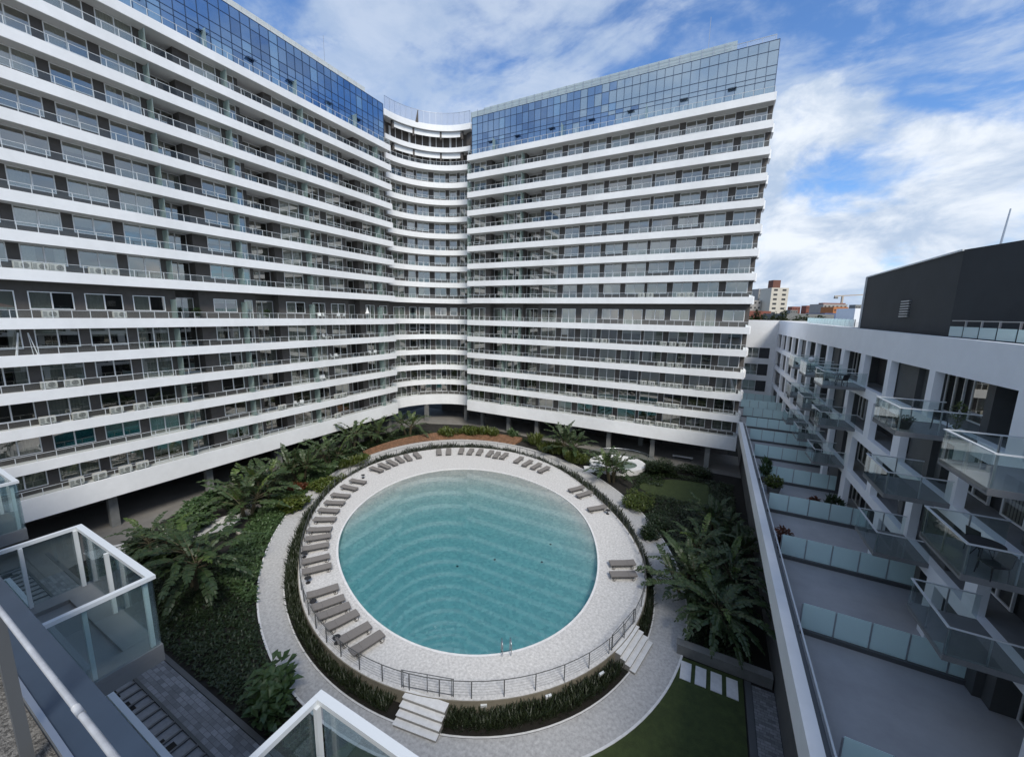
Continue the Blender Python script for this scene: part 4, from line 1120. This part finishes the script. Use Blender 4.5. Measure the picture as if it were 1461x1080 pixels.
# ground cover in the beds, planter ring
def scatter(name, mt, n, inside, box, h, size, blade=False, wide=.45):
    mb = MB(); pts = []
    while len(pts) < n:
        x = RNG.uniform(box[0], box[1], 4000); y = RNG.uniform(box[2], box[3], 4000)
        for a, b in zip(x, y):
            if inside(a, b): pts.append((a, b, RNG.uniform(.02, h)*(.6+.4*math.sin(a*1.7)*math.cos(b*1.3))))
            if len(pts) >= n: break
    leaves(mb, np.array(pts), size, .9, blade, RNG, wide)
    return struct(mb.build(name, mt), 'stuff')
gal = lambda x, y: x > (-44.0 if y < 16 else -47.5) and y < 55
scatter('ground_cover', M['cover'], 15000, lambda x, y: EO.rho(x,y) > 1.012 and x < -14 and 8.5 < y < 19 and x > -41.5 and not (x < -37.6 and y > 9+(x+42.6)*1.65) and not (x < -33 and y > 15), (-41.5,-14,8.5,19), .34, .26)
scatter('leafy_cover', M['broad'], 9000, lambda x, y: 1.008 < EO.rho(x,y) < 1.16 and x < -24 and y > 13 and y < 37, (-45,-24,13,37), .5, .34)
scatter('mixed_cover', M['cover'], 9000, lambda x, y: EO.rho(x,y) > 1.10 and x < -30 and 19 < y < 50 and x > -47, (-47,-30,19,50), .6, .36)
scatter('shaded_cover', M['cover'], 11000, lambda x, y: EO.rho(x,y) > 1.012 and x > -7 and y > 23.6 and y < 52 and x < 3.5 and not (-6.4 < x < 1 and 44.5 < y < 50.6), (-7,3.5,23.6,52), .4, .3)
scatter('far_cover', M['cover'], 6000, lambda x, y: EO.rho(x,y) > 1.10 and -38 < x < -4 and 47 < y < 55.2 and math.hypot((x+10.2)/3.8,(y-50.9)/3.2) > 1, (-38,-4,47,55.2), .35, .3)
scatter('planter_tufts', M['tuft'], 40000, lambda x, y: ED.rho(x,y) > 1.006 and EI.rho(x,y) < .988 and not (math.hypot(x+11.5,y-12.3) < 1.45) and not (math.hypot(x+2.6,y-21.6) < 1.7), (-41,-1,9,52), .45, .52, True, .10)
scatter('planter_tufts', M['tuft'], 9000, lambda x, y: ED.rho(x,y) > 1.004 and EI.rho(x,y) < .995 and (y > 36 or x < -33) and abs(ED.th(x,y)-ED.th(-37.1,31.1)) > .05, (-42,0,14,55), .75, .62, True, .12)
# boulders
for k, (x, y, s_, lab) in enumerate([(-39.4,19.6,.55,'pale rounded boulder at the bend of the garden path, largest'),(-39.9,20.9,.4,'pale boulder between the garden path and the banana plants'),(-40.6,22.0,.35,'pale boulder farthest along the garden path'),(-36.6,17.4,.3,'small pale boulder at the near end of the garden path')]):
    r_ = np.random.default_rng(k); m = MB(); prof = []
    nU, nV = 9, 7; base = []
    for v in range(nV+1):
        for u in range(nU):
            th, ph = 2*PI*u/nU, PI*v/nV; q = s_*(1+.22*math.sin(3*th+k)*math.sin(ph)+r_.uniform(-.08,.08))
            m.v.append((q*math.sin(ph)*math.cos(th), q*math.sin(ph)*math.sin(th)*.8, q*math.cos(ph)*.7+s_*.35))
    for v in range(nV):
        for u in range(nU): m.f.append((v*nU+u, v*nU+(u+1) % nU, (v+1)*nU+(u+1) % nU, (v+1)*nU+u)); m.m.append(0)
    tag(m.build('boulder', M['rock'], None, True, (x,y,0)), lab, 'rock', 'boulders in the garden bed')
# planter spotlights
for k, (x, y, lab) in enumerate([(-8.7,14.3,'pale planter floodlight nearest the front steps'),(-6.0,16.3,'pale planter floodlight midway along the near planter'),(-3.9,18.9,'pale planter floodlight nearest the side steps')]):
    t = thing('planter_floodlight', lab, 'floodlight', (x,y,.0), .6+.2*k, 'floodlights in the planter')
    m = MB(); m.tube([(0,0,0),(0,0,.4)], .02, 6); m.build('spike', M['darksteel'], t)
    m = MB(); m.hexa([(-.16,-.05,.38),(.16,-.05,.38),(.16,.07,.34),(-.16,.07,.34),(-.16,-.09,.56),(.16,-.09,.56),(.16,.03,.58),(-.16,.03,.58)]); m.build('lamp_head', M['rail'], t)

# ------------------------------------------------------------------ air-conditioner units on the tower balconies
def make_ac():
    t = thing('air_conditioner', 'x', 'air conditioner', (0,0,0), 0, 'air conditioner units on the tower balconies')
    m = MB(); m.box(-.43, .43, -.16, .16, .06, .62); m.box(-.35, -.27, -.14, .14, 0, .059); m.box(.27, .35, -.14, .14, 0, .059)
    m.build('casing', M['ac'], t)
    m = MB(); c = (-.12, .163, .34)
    n = 18
    for r0, r1, y in ((.0,.22,.163),):
        m.face([(c[0]+r1*math.cos(2*PI*k/n), y, c[2]+r1*math.sin(2*PI*k/n)) for k in range(n)])
    for k in range(6): m.box(.18, .4, .161, .166, .14+k*.07, .17+k*.07)
    m.build('fan_grille', M['acdark'], t)
    m = MB()
    for r1 in (.07,.14,.2):
        m.tube([(c[0]+r1*math.cos(2*PI*k/n), .168, c[2]+r1*math.sin(2*PI*k/n)) for k in range(n+1)], .008, 4, cap=False)
    m.build('fan_guard', M['ac'], t)
    return t
AC = make_ac()
FLN = {8:'storey just above the tall one',9:'tall storey',10:'first storey below the tall one',11:'second storey below the tall one',12:'third storey below the tall one',13:'second storey from the bottom',14:'lowest storey'}
acl = {8:[9.6,10.5,11.4,13.6,14.6],9:[10.6,14.7],11:[9.9,11.2,24.0,25.1],12:[9.5,11.3,13.6,15.2],13:[28.5,36.5,37.6],14:[10.5,11.9,13.6,14.8,36.4]}
acr = {8:[-4.5,-3.4,-9.5,-8.4],10:[-6.2,-5,-3.8,-15.5,-14.3],11:[-6.3,-5.1,-4.0,-13.5],12:[-8.4,-7.3,-5.8,-4.8,-3.9,-1.2,-.2],13:[-6,-5,-4,-19.5,-18.6,-16.7,-15.9],14:[-8.6,-7.5,-5.9,-4.9,-3.9,-12.5]}
first = True
for F, rz, side, tab in ((FL, -PI/2, 'left', acl), (FR, PI, 'right', acr)):
    for i, lst in tab.items():
        for n_, a in enumerate(sorted(lst, reverse=side == 'right')):
            p = F(a, -.62, TOP[i]-.097+.06)
            lab = f'air conditioner {ORD[n_]} from the '+('gable end, right wing, ' if side == 'right' else 'viewer, left wing, ')+FLN[i]
            if first: AC.location = p; AC.rotation_euler = (0,0,rz); AC['label'] = lab; first = False
            else: dup(AC, p, rz, lab)
# plinths that carry them belong to the tower
m = MB()
for F, tab in ((FL, acl), (FR, acr)):
    for i, lst in tab.items():
        for a in lst: m.fbox(F, a-.38, a+.38, -.76, -.48, TOP[i]-.098, TOP[i]-.038)
pl_ = tpart(m, 'unit_plinth', M['concrete']); pl_['kind'] = 'stuff'

# ------------------------------------------------------------------ things standing on balconies and terraces
def make_chair(name, mt, label, group):
    t = thing(name, label, 'chair', (0,0,0), 0, group)
    m = MB(); m.box(-.23,.23,-.22,.22,.42,.45); m.build('seat', mt, t)
    m = MB(); m.hexa([(-.23,-.24,.46),(.23,-.24,.46),(.23,-.21,.46),(-.23,-.21,.46),(-.22,-.32,.85),(.22,-.32,.85),(.22,-.29,.85),(-.22,-.29,.85)]); m.build('backrest', mt, t)
    for x in (-.21,.21):
        for y in (-.2,.2):
            m = MB(); m.tube([(x,y,.42),(x*1.1,y*1.12,0)], .015, 5); m.build('leg', mt, t)
    return t
def make_table(name, mt, label, r=.4, h=.72):
    t = thing(name, label, 'table', (0,0,0))
    m = MB(); m.lathe((0,0,h), [(.02,-.02),(r,-.02),(r,.01)], 20); m.build('table_top', mt, t)
    for k in range(3):
        m = MB(); a = k*2.09; m.tube([(0.05*math.cos(a),.05*math.sin(a),h-.02),(r*.8*math.cos(a),r*.8*math.sin(a),0)], .018, 5); m.build('leg', mt, t)
    return t
NC = 'dark chairs on the right-hand glass balconies'
ch = make_chair('balcony_chair', M['black'], 'dark chair on the nearest large glass balcony at the right edge, facing the table', NC)
ch.location = (7.9, 15.9, zB+.003); ch.rotation_euler = (0,0,1.9)
dup(ch, (8.3,17.5,zB+.003), -1.2, 'dark chair at the far corner of the nearest large glass balcony, right edge')
dup(ch, (8.0,33.9,zA+.003), .6, 'dark chair on a far upper glass balcony beside the first white pier bay')
dup(ch, (8.7,22.4,zA+.003), -.4, 'dark chair behind the black pot on the upper glass balcony')
t = make_table('balcony_table', M['black'], 'black round table on the nearest large glass balcony at the right edge', .45); t.location = (8.0, 16.7, zB+.003)
t = make_table('garden_table', M['black'], 'black round table on a far upper balcony of the right building', .4); t.location = (8.0, 34.7, zA+.003)
def pot_plant(name, loc, r, h, n, size, mt, potm, label, blade=False, wide=.4, seed=1, cat='potted plant'):
    t = thing(name, label, cat, loc)
    m = MB(); m.lathe((0,0,0), [(r*.7,0),(r,r*1.3),(r*1.05,r*1.35),(r*.9,r*1.34),(r*.88,r*1.2)], 18); m.build('pot', potm, t, True)
    r_ = np.random.default_rng(seed); mb = MB()
    v = r_.normal(size=(n,3)); v /= np.linalg.norm(v,axis=1)[:,None]; P = v*np.array([r*1.1,r*1.1,h*.35])+np.array([0,0,r*1.3+h*.38]); P[:,2] = np.maximum(P[:,2], r*1.25)
    leaves(mb, P, size, 1.1, blade, r_, wide); mb.build('foliage', mt, t)
    m = MB(); m.tube([(0,0,r*1.2),(0,0,r*1.3+h*.5)], .02, 5); m.build('stem', M['stem'], t)
pot_plant('potted_plant', (7.35, 21.7, zA+.003), .28, .25, 90, .18, M['cover'], M['black'], 'low plant in a round black pot on the upper glass balcony at the right')
pot_plant('potted_shrub', (8.75, 21.3, zA+.003), .17, 1.5, 120, .22, M['lime'], M['coping'], 'tall slim green potted shrub against the white pier of the upper glass balcony', seed=4)
pot_plant('terrace_plant', (4.75, 26.9, zT+.003), .3, 1.2, 260, .3, M['redleaf'], M['concrete'], 'rust red and green plant on the terrace against the white parapet', seed=5)
pot_plant('terrace_plant', (4.85, 38.0, zT+.003), .3, 2.0, 260, .55, M['broad'], M['concrete'], 'tall green terrace plant by the parapet between frosted dividers', blade=True, wide=.2, seed=6)
pot_plant('terrace_plant', (5.2, 35.6, zT+.003), .5, 1.0, 420, .3, M['lime'], M['concrete'], 'bushy green terrace plant beside the parapet below the tall one', seed=7)
pot_plant('terrace_plant', (7.3, 33.0, zT+.003), .28, 1.2, 200, .35, M['redleaf'], M['black'], 'purplish terrace plant in a dark pot behind a frosted divider', seed=8)
pot_plant('terrace_plant', (8.4, 32.9, zT+.003), .4, 1.3, 260, .5, M['cover'], M['black'], 'dark arching terrace plant next to the purplish one', blade=True, wide=.22, seed=9)
for k in range(5):
    pot_plant('small_pot', (5.8+.22*k, 33.3, zT+.003), .1, .3, 26, .16, M['broad'], M['black'], f'{["leftmost","second left","middle","second right","rightmost"][k]} of five small pots in a row behind a frosted terrace divider', seed=30+k)
# white round lamp-like heater dish and boards on far balconies
t = thing('floor_lamp', 'white globe lamp on a far glass balcony of the right building', 'lamp', (7.6, 41.9, zA+.003))
m = MB(); m.tube([(0,0,0),(0,0,.9)], .02, 6); m.lathe((0,0,0), [(.15,0),(.15,.03)], 12); m.build('stand', M['black'], t)
m = MB(); m.lathe((0,0,1.1), [(.24*math.sin(PI*k/8)+.001, -.24*math.cos(PI*k/8)) for k in range(9)], 14); m.build('globe', M['coping'], t, True)
# balcony furniture on the tower
cw_ = make_chair('terrace_chair', M['frame'], 'x', 'white chairs on the left wing balconies')
spots = [(9,37.4),(9,38.2),(9,34.6),(9,35.4),(10,35.2),(10,35.9),(11,36.2),(11,36.9),(11,43.0),(11,43.8),(12,33.9),(12,34.6),(13,30.5),(13,31.2)]
fst = True
for q_, (i, a) in enumerate(spots):
    p = FL(a, -.75, TOP[i]-.097); n_ = sorted(v for u, v in spots if u == i).index(a)
    lab = f'white balcony chair {ORD[n_]} from the viewer, left wing, {FLN[i]}'
    if fst: cw_.location = p; cw_.rotation_euler = (0,0,1.2); cw_['label'] = lab; fst = False
    else: dup(cw_, p, 1.2+a, lab)
t = thing('parasol', 'closed white parasol standing on the tall storey balcony near the end of the left wing', 'parasol', FL(42.6,-.7,TOP[9]-.097))
m = MB(); m.tube([(0,0,0),(0,0,1.9)], .025, 6); m.lathe((0,0,0), [(.22,0),(.22,.06),(.05,.08)], 12); m.build('pole', M['steel'], t)
m = MB(); m.lathe((0,0,0), [(.34,.85),(.2,1.15),(.11,1.45),(.03,1.85)], 9); m.build('canopy', M['frame'], t)
pot_plant('balcony_plant', FL(20.6,-.7,TOP[9]-.097), .22, 1.1, 200, .3, M['broad'], M['concrete'], 'leafy plant behind the railing of the left wing on the tall storey, left of two', seed=40)
pot_plant('balcony_plant', FL(27.6,-.7,TOP[9]-.097), .22, 1.0, 200, .3, M['broad'], M['concrete'], 'leafy plant behind the railing of the left wing on the tall storey, right of two', seed=41)
t = thing('step_ladder', 'folding stepladder on a balcony at the left photo edge, first storey below the tall one', 'ladder', FL(9.1,-.8,TOP[10]-.097))
m = MB()
for y in (-.25,.25): m.tube([(-.05,y,1.75),(0,y*2.2,0)], .03, 5)
m.build('front_frame', M['frame'], t)
m = MB()
for y in (-.25,.25): m.tube([(-.05,y*.9,1.75),(-.35,y*1.6,0)], .025, 5)
m.build('rear_frame', M['frame'], t)
# salmon cushion on the roof terrace at the right edge
t = thing('parasol_cover', 'salmon red folded sunshade behind the rooftop glass fence at the right edge', 'sunshade', (10.9, 19.6, CAM-.62))
m = MB(); m.hexa([(-.5,-1.2,0),(.5,-1.2,0),(.5,.9,0),(-.5,.9,0),(-.2,-1.2,1.1),(.3,-1.2,1.1),(.3,.1,.7),(-.2,.1,.7)]); m.build('canopy', M['red'], t)
m = MB(); m.tube([(.1,-1.15,0),(.1,-1.15,1.3)], .03, 6); m.build('pole', M['steel'], t)

# ------------------------------------------------------------------ city beyond
def city_block(name, label, cx, cy, w, d, z0, z1, mt, rows=0, cols=0, rz=.46, roof=None, cat='building'):
    t = thing(name, label, cat, (cx,cy,0), rz)
    m = MB(); m.box(-w/2, w/2, 0, d, z0, z1); m.build('wall', mt, t)
    if rows:
        wm_ = MB(); wm_.box(-w*.22/cols, w*.22/cols, -.12, -.005, -.75, .6); w0 = None
        for r in range(rows):
            for c in range(cols):
                p = (-w/2+w*(c+.5)/cols, 0, z0+(z1-z0)*(r+.55)/rows)
                if w0 is None: w0 = wm_.build('window', M['dark_panel'], t); w0.location = p
                else:
                    q = w0.copy(); COL.objects.link(q); q.parent = t; q.location = p
    if roof:
        m = MB(); m.box(roof[0], roof[1], 2, 8, z1+.005, z1+roof[2]); m.build('roof_housing', roof[3], t)
    return t
C_ = CAM
city_block('apartment_block', 'tall cream apartment block with brown roof housing on the skyline right of the tower', 40.2, 359, 12.8, 14, 0, C_+24.4, M['cream'], 13, 2, .46, (-4.6,1.0,5.8,M['brownroof']))
city_block('apartment_block', 'grey narrow apartment block tucked left of the cream block', 30.4, 376, 6.0, 12, 0, C_+25, M['grey_b'], 13, 2)
city_block('apartment_block', 'low pale block at the foot of the grey one on the skyline', 25.5, 363, 9, 10, 0, C_+15.4, M['grey_b'], 9, 3)
city_block('brick_building', 'red-brown brick building behind the trees at the edge of the tower', 14, 211, 17, 10, 0, C_+4.2, M['redbrick'])
city_block('apartment_house', 'wide brownish building below the crane', 110, 530, 25, 20, 0, C_+18.4, M['grey_b'], 7, 6, .46, (-12,12,1.2,M['redbrick']))
city_block('construction_block', 'orange building under construction at the foot of the crane', 104.5, 482, 14, 16, 0, C_+14, M['orange_b'], 5, 4)
city_block('storage_hall', 'low hall with blue sheeting in front of the orange building', 54, 253, 13, 14, 0, C_+4.2, M['bluesheet'])
city_block('white_house', 'white house just left of the dark rooftop block', 55, 220, 6, 10, 0, C_+5.8, M['white2'], 0, 0, .46)
city_block('grey_hall', 'long low grey hall behind the roof edge', 33, 197, 20, 14, 0, C_+2.9, M['concrete'])
rc_ = random.Random(9)
for k in range(16):
    x = 70+k*9+rc_.uniform(-3,3); y = 690+rc_.uniform(-40,60); hh = rc_.uniform(14, 23)
    city_block('city_building', ['lowest','squat','pale','dark','narrow','wide','distant','grey'][k % 8]+f' far skyline building, {ORD[k % 11]} from the left in the '+('front' if k < 11 else 'rear')+' group', x, y, rc_.uniform(7,13), 10, 0, C_+hh, rc_.choice([M['grey_b'],M['cream'],M['redbrick'],M['white2'],M['concrete']]), 6, 3)
t = thing('tower_crane', 'pale tower crane with long jib on the skyline', 'crane', (137.5, 635, 0), .46)
m = MB(); m.box(-.9,.9,-.9,.9,0,C_+32); m.build('mast', M['craney'], t)
m = MB(); m.hexa([(-10,-.6,C_+31),(27,-.6,C_+33.6),(27,.6,C_+33.6),(-10,.6,C_+31),(-10,-.6,C_+32.4),(27,-.6,C_+34.8),(27,.6,C_+34.8),(-10,.6,C_+32.4)]); m.build('jib', M['craney'], t)
m = MB(); m.box(-10,-6,-1,1,C_+28.6,C_+30.9); m.build('counterweight', M['concrete'], t)
m = MB(); m.tube([(26,0,C_+34.8),(26,0,C_+52)], .25, 5); m.build('antenna', M['craney'], t)
def tree(x, y, r, h, seed, label):
    t = thing('tree', label, 'tree', (x,y,0), 0, 'trees beyond the roof edge')
    rr_ = np.random.default_rng(seed); mb = MB()
    for c in range(9):
        o = rr_.normal(size=3)*np.array([r*.45, r*.45, h*.08]); o[2] += h*.82
        v = rr_.normal(size=(90,3)); v /= np.linalg.norm(v,axis=1)[:,None]
        leaves(mb, o+v*rr_.uniform(.5,1,(90,1))*np.array([r*.42,r*.42,h*.13]), 1.1, 1., False, rr_, .7)
    mb.build('crown', M['treeleaf'], t)
    m = MB(); m.tube([(0,0,0),(0.2,0,h*.5),(0,.3,h*.8)], [.5,.35,.15], 7)
    for k in range(5): a = k*1.26; m.tube([(0.1,0,h*.55),(r*.5*math.cos(a), r*.5*math.sin(a), h*.82)], [.2,.06], 5)
    m.build('trunk', M['bark'], t)
for k, (x, y, r, h, lab) in enumerate([(10.0,172,3.5,C_+1.9,'dark green tree directly beside the tower edge on the horizon'),(14.0,174,3.6,C_+3.4,'tallest dark tree below the red-brown brick building'),(18.0,177,3.2,C_+3.0,'round green tree below the cream block'),(21.5,180,2.8,C_+2.6,'green tree under the right edge of the cream block'),(25.5,182,3.0,C_+2.0,'pale green tree right of the cream block'),(29.5,186,3.0,C_+1.4,'low green tree before the long grey hall, left end'),(34,190,3.0,C_+1.0,'low green tree before the long grey hall, right end')]):
    tree(x, y, r, h, 60+k, lab)

# ------------------------------------------------------------------ camera
cam = bpy.data.cameras.new('camera'); co = bpy.data.objects.new('camera', cam); COL.objects.link(co)
cam.sensor_width = 36; cam.sensor_fit = 'HORIZONTAL'; cam.lens = 36*552.39/1461; cam.clip_start = .05; cam.clip_end = 5000
T_, R = .1609, -.0189
fw = Vector((-.4614, .8872, 0)); rt = Vector((.8872, .4614, 0)); up = Vector((0,0,1))
look = fw*math.cos(T_)-up*math.sin(T_); u2 = fw*math.sin(T_)+up*math.cos(T_)
r3 = rt*math.cos(R)-u2*math.sin(R); u3 = rt*math.sin(R)+u2*math.cos(R)
mw = Matrix((r3, u3, -look)).transposed().to_4x4(); mw.translation = (0,0,CAM); co.matrix_world = mw
SC.camera = co

# ------------------------------------------------------------------ light and sky
SUN_EL, SUN_AZ = math.radians(48), Vector((.62, -.60))
sd = Vector((SUN_AZ.x, SUN_AZ.y, 0)).normalized()*math.cos(SUN_EL)+Vector((0,0,math.sin(SUN_EL)))
sl = bpy.data.lights.new('sun', 'SUN'); sl.energy = 1.75; sl.angle = math.radians(18); sl.color = (1,.945,.85)
so = bpy.data.objects.new('sun', sl); COL.objects.link(so); so.rotation_euler = sd.to_track_quat('Z','Y').to_euler(); so.location = (60,-60,90)
wd = bpy.data.worlds.new('World'); SC.world = wd; wd.use_nodes = True
nt = wd.node_tree; nt.nodes.clear()
out = nt.nodes.new('ShaderNodeOutputWorld'); bg = nt.nodes.new('ShaderNodeBackground'); bg.inputs[1].default_value = .1
sky = nt.nodes.new('ShaderNodeTexSky'); sky.sky_type = 'NISHITA'; sky.sun_disc = False
sky.sun_elevation = SUN_EL; sky.sun_rotation = math.atan2(sd.x, sd.y); sky.air_density = 1.0; sky.dust_density = .6; sky.ozone_density = 2.5
tc = nt.nodes.new('ShaderNodeTexCoord'); sp = nt.nodes.new('ShaderNodeSeparateXYZ'); lk(nt, tc.outputs['Generated'], sp.inputs[0])
def math_(op, a, b=None, clamp=False):
    n = nt.nodes.new('ShaderNodeMath'); n.operation = op; n.use_clamp = clamp
    for k, v in enumerate((a, b)):
        if v is None: continue
        if isinstance(v, (int, float)): n.inputs[k].default_value = v
        else: lk(nt, v, n.inputs[k])
    return n.outputs[0]
def noise(vec, scale, detail=8, rough=.6, off=(0,0,0), stretch=(1,1,1), dist=0., rot=0.):
    mp = nt.nodes.new('ShaderNodeMapping'); mp.inputs['Location'].default_value = off; mp.inputs['Scale'].default_value = stretch; mp.inputs['Rotation'].default_value = (0,0,rot)
    lk(nt, vec, mp.inputs[0]); t = nt.nodes.new('ShaderNodeTexNoise'); t.inputs['Scale'].default_value = scale; t.inputs['Detail'].default_value = detail
    t.inputs['Roughness'].default_value = rough; t.inputs['Distortion'].default_value = dist; lk(nt, mp.outputs[0], t.inputs['Vector']); return t.outputs[0]
def ramp(v, a, b, lo=0., hi=1.):
    r = nt.nodes.new('ShaderNodeMapRange'); r.interpolation_type = 'SMOOTHSTEP'
    r.inputs[1].default_value = a; r.inputs[2].default_value = b; r.inputs[3].default_value = lo; r.inputs[4].default_value = hi; lk(nt, v, r.inputs[0]); return r.outputs[0]
zc = math_('MAXIMUM', sp.outputs[2], .02); zz_ = math_('ADD', zc, .12)
cb = nt.nodes.new('ShaderNodeCombineXYZ'); lk(nt, math_('DIVIDE', sp.outputs[0], zz_), cb.inputs[0]); lk(nt, math_('DIVIDE', sp.outputs[1], zz_), cb.inputs[1])
P_ = cb.outputs[0]
def toward(d, lo, hi):
    n = nt.nodes.new('ShaderNodeVectorMath'); n.operation = 'DOT_PRODUCT'; lk(nt, tc.outputs['Generated'], n.inputs[0])
    v = Vector(d).normalized(); n.inputs[1].default_value = v; return ramp(n.outputs['Value'], lo, hi)
streak = noise(P_, 1.9, 10, .58, (3.1,1.7,0), (1.,1.45,1), .45, .5)
fine = noise(P_, 6.5, 8, .6, (1,4,0), (1,1.3,1), .3, .5)
lay = math_('ADD', math_('MULTIPLY', streak, .68), math_('MULTIPLY', fine, .32))
bk = ramp(math_('ADD', math_('MULTIPLY', sp.outputs[0], .4614), math_('MULTIPLY', sp.outputs[1], -.8872)), -.15, .45)
veil = math_('ADD', math_('MULTIPLY', toward((-.5,.69,.50), .93, .995), .09), math_('MULTIPLY', bk, .2))
alto = ramp(math_('ADD', lay, veil), .41, .63, .0, .78)
# cumulus bank low over the right-hand roofs
big = noise(tc.outputs['Generated'], 4.6, 11, .55, (.35,.1,.0), (1,1,1.7), .2)
lowm = ramp(sp.outputs[2], .0, .16, 1., 0.)
bank = math_('MAXIMUM', toward((.15,.96,.215), .965, .996), math_('MAXIMUM', math_('MULTIPLY', toward((.27,.955,.12), .96, .995), .9), math_('MULTIPLY', lowm, .75)))
cum = ramp(math_('ADD', big, math_('MULTIPLY', bank, .29)), .60, .77)
shade = noise(tc.outputs['Generated'], 7.0, 9, .6, (.2,.5,.10), (1,1,1.9), .3)
dens = math_('MAXIMUM', alto, cum)
cc = nt.nodes.new('ShaderNodeMix'); cc.data_type = 'RGBA'; cc.inputs[6].default_value = (2.45,3.05,4.0,1); cc.inputs[7].default_value = (4.5,4.8,5.2,1)
lk(nt, math_('MULTIPLY', ramp(shade, .36, .66), math_('MAXIMUM', ramp(cum, 0, 1, .40, 1.), bk)), cc.inputs[0])
mx = nt.nodes.new('ShaderNodeMix'); mx.data_type = 'RGBA'; lk(nt, dens, mx.inputs[0])
tint = nt.nodes.new('ShaderNodeVectorMath'); tint.operation = 'MULTIPLY'; tint.inputs[1].default_value = (.58,.78,1.0); lk(nt, sky.outputs[0], tint.inputs[0]); lk(nt, tint.outputs[0], mx.inputs[6]); lk(nt, cc.outputs[2], mx.inputs[7])
lk(nt, mx.outputs[2], bg.inputs[0]); lk(nt, bg.outputs[0], out.inputs[0])

SC.view_settings.view_transform = 'Standard'; SC.view_settings.look = 'None'; SC.view_settings.exposure = 1.0; SC.view_settings.gamma = 1
SC.render.engine = 'CYCLES'
cy = SC.cycles
cy.max_bounces = 10; cy.diffuse_bounces = 3; cy.glossy_bounces = 4; cy.transparent_max_bounces = 24; cy.transmission_bounces = 4
cy.use_denoising = True; cy.sample_clamp_indirect = 4
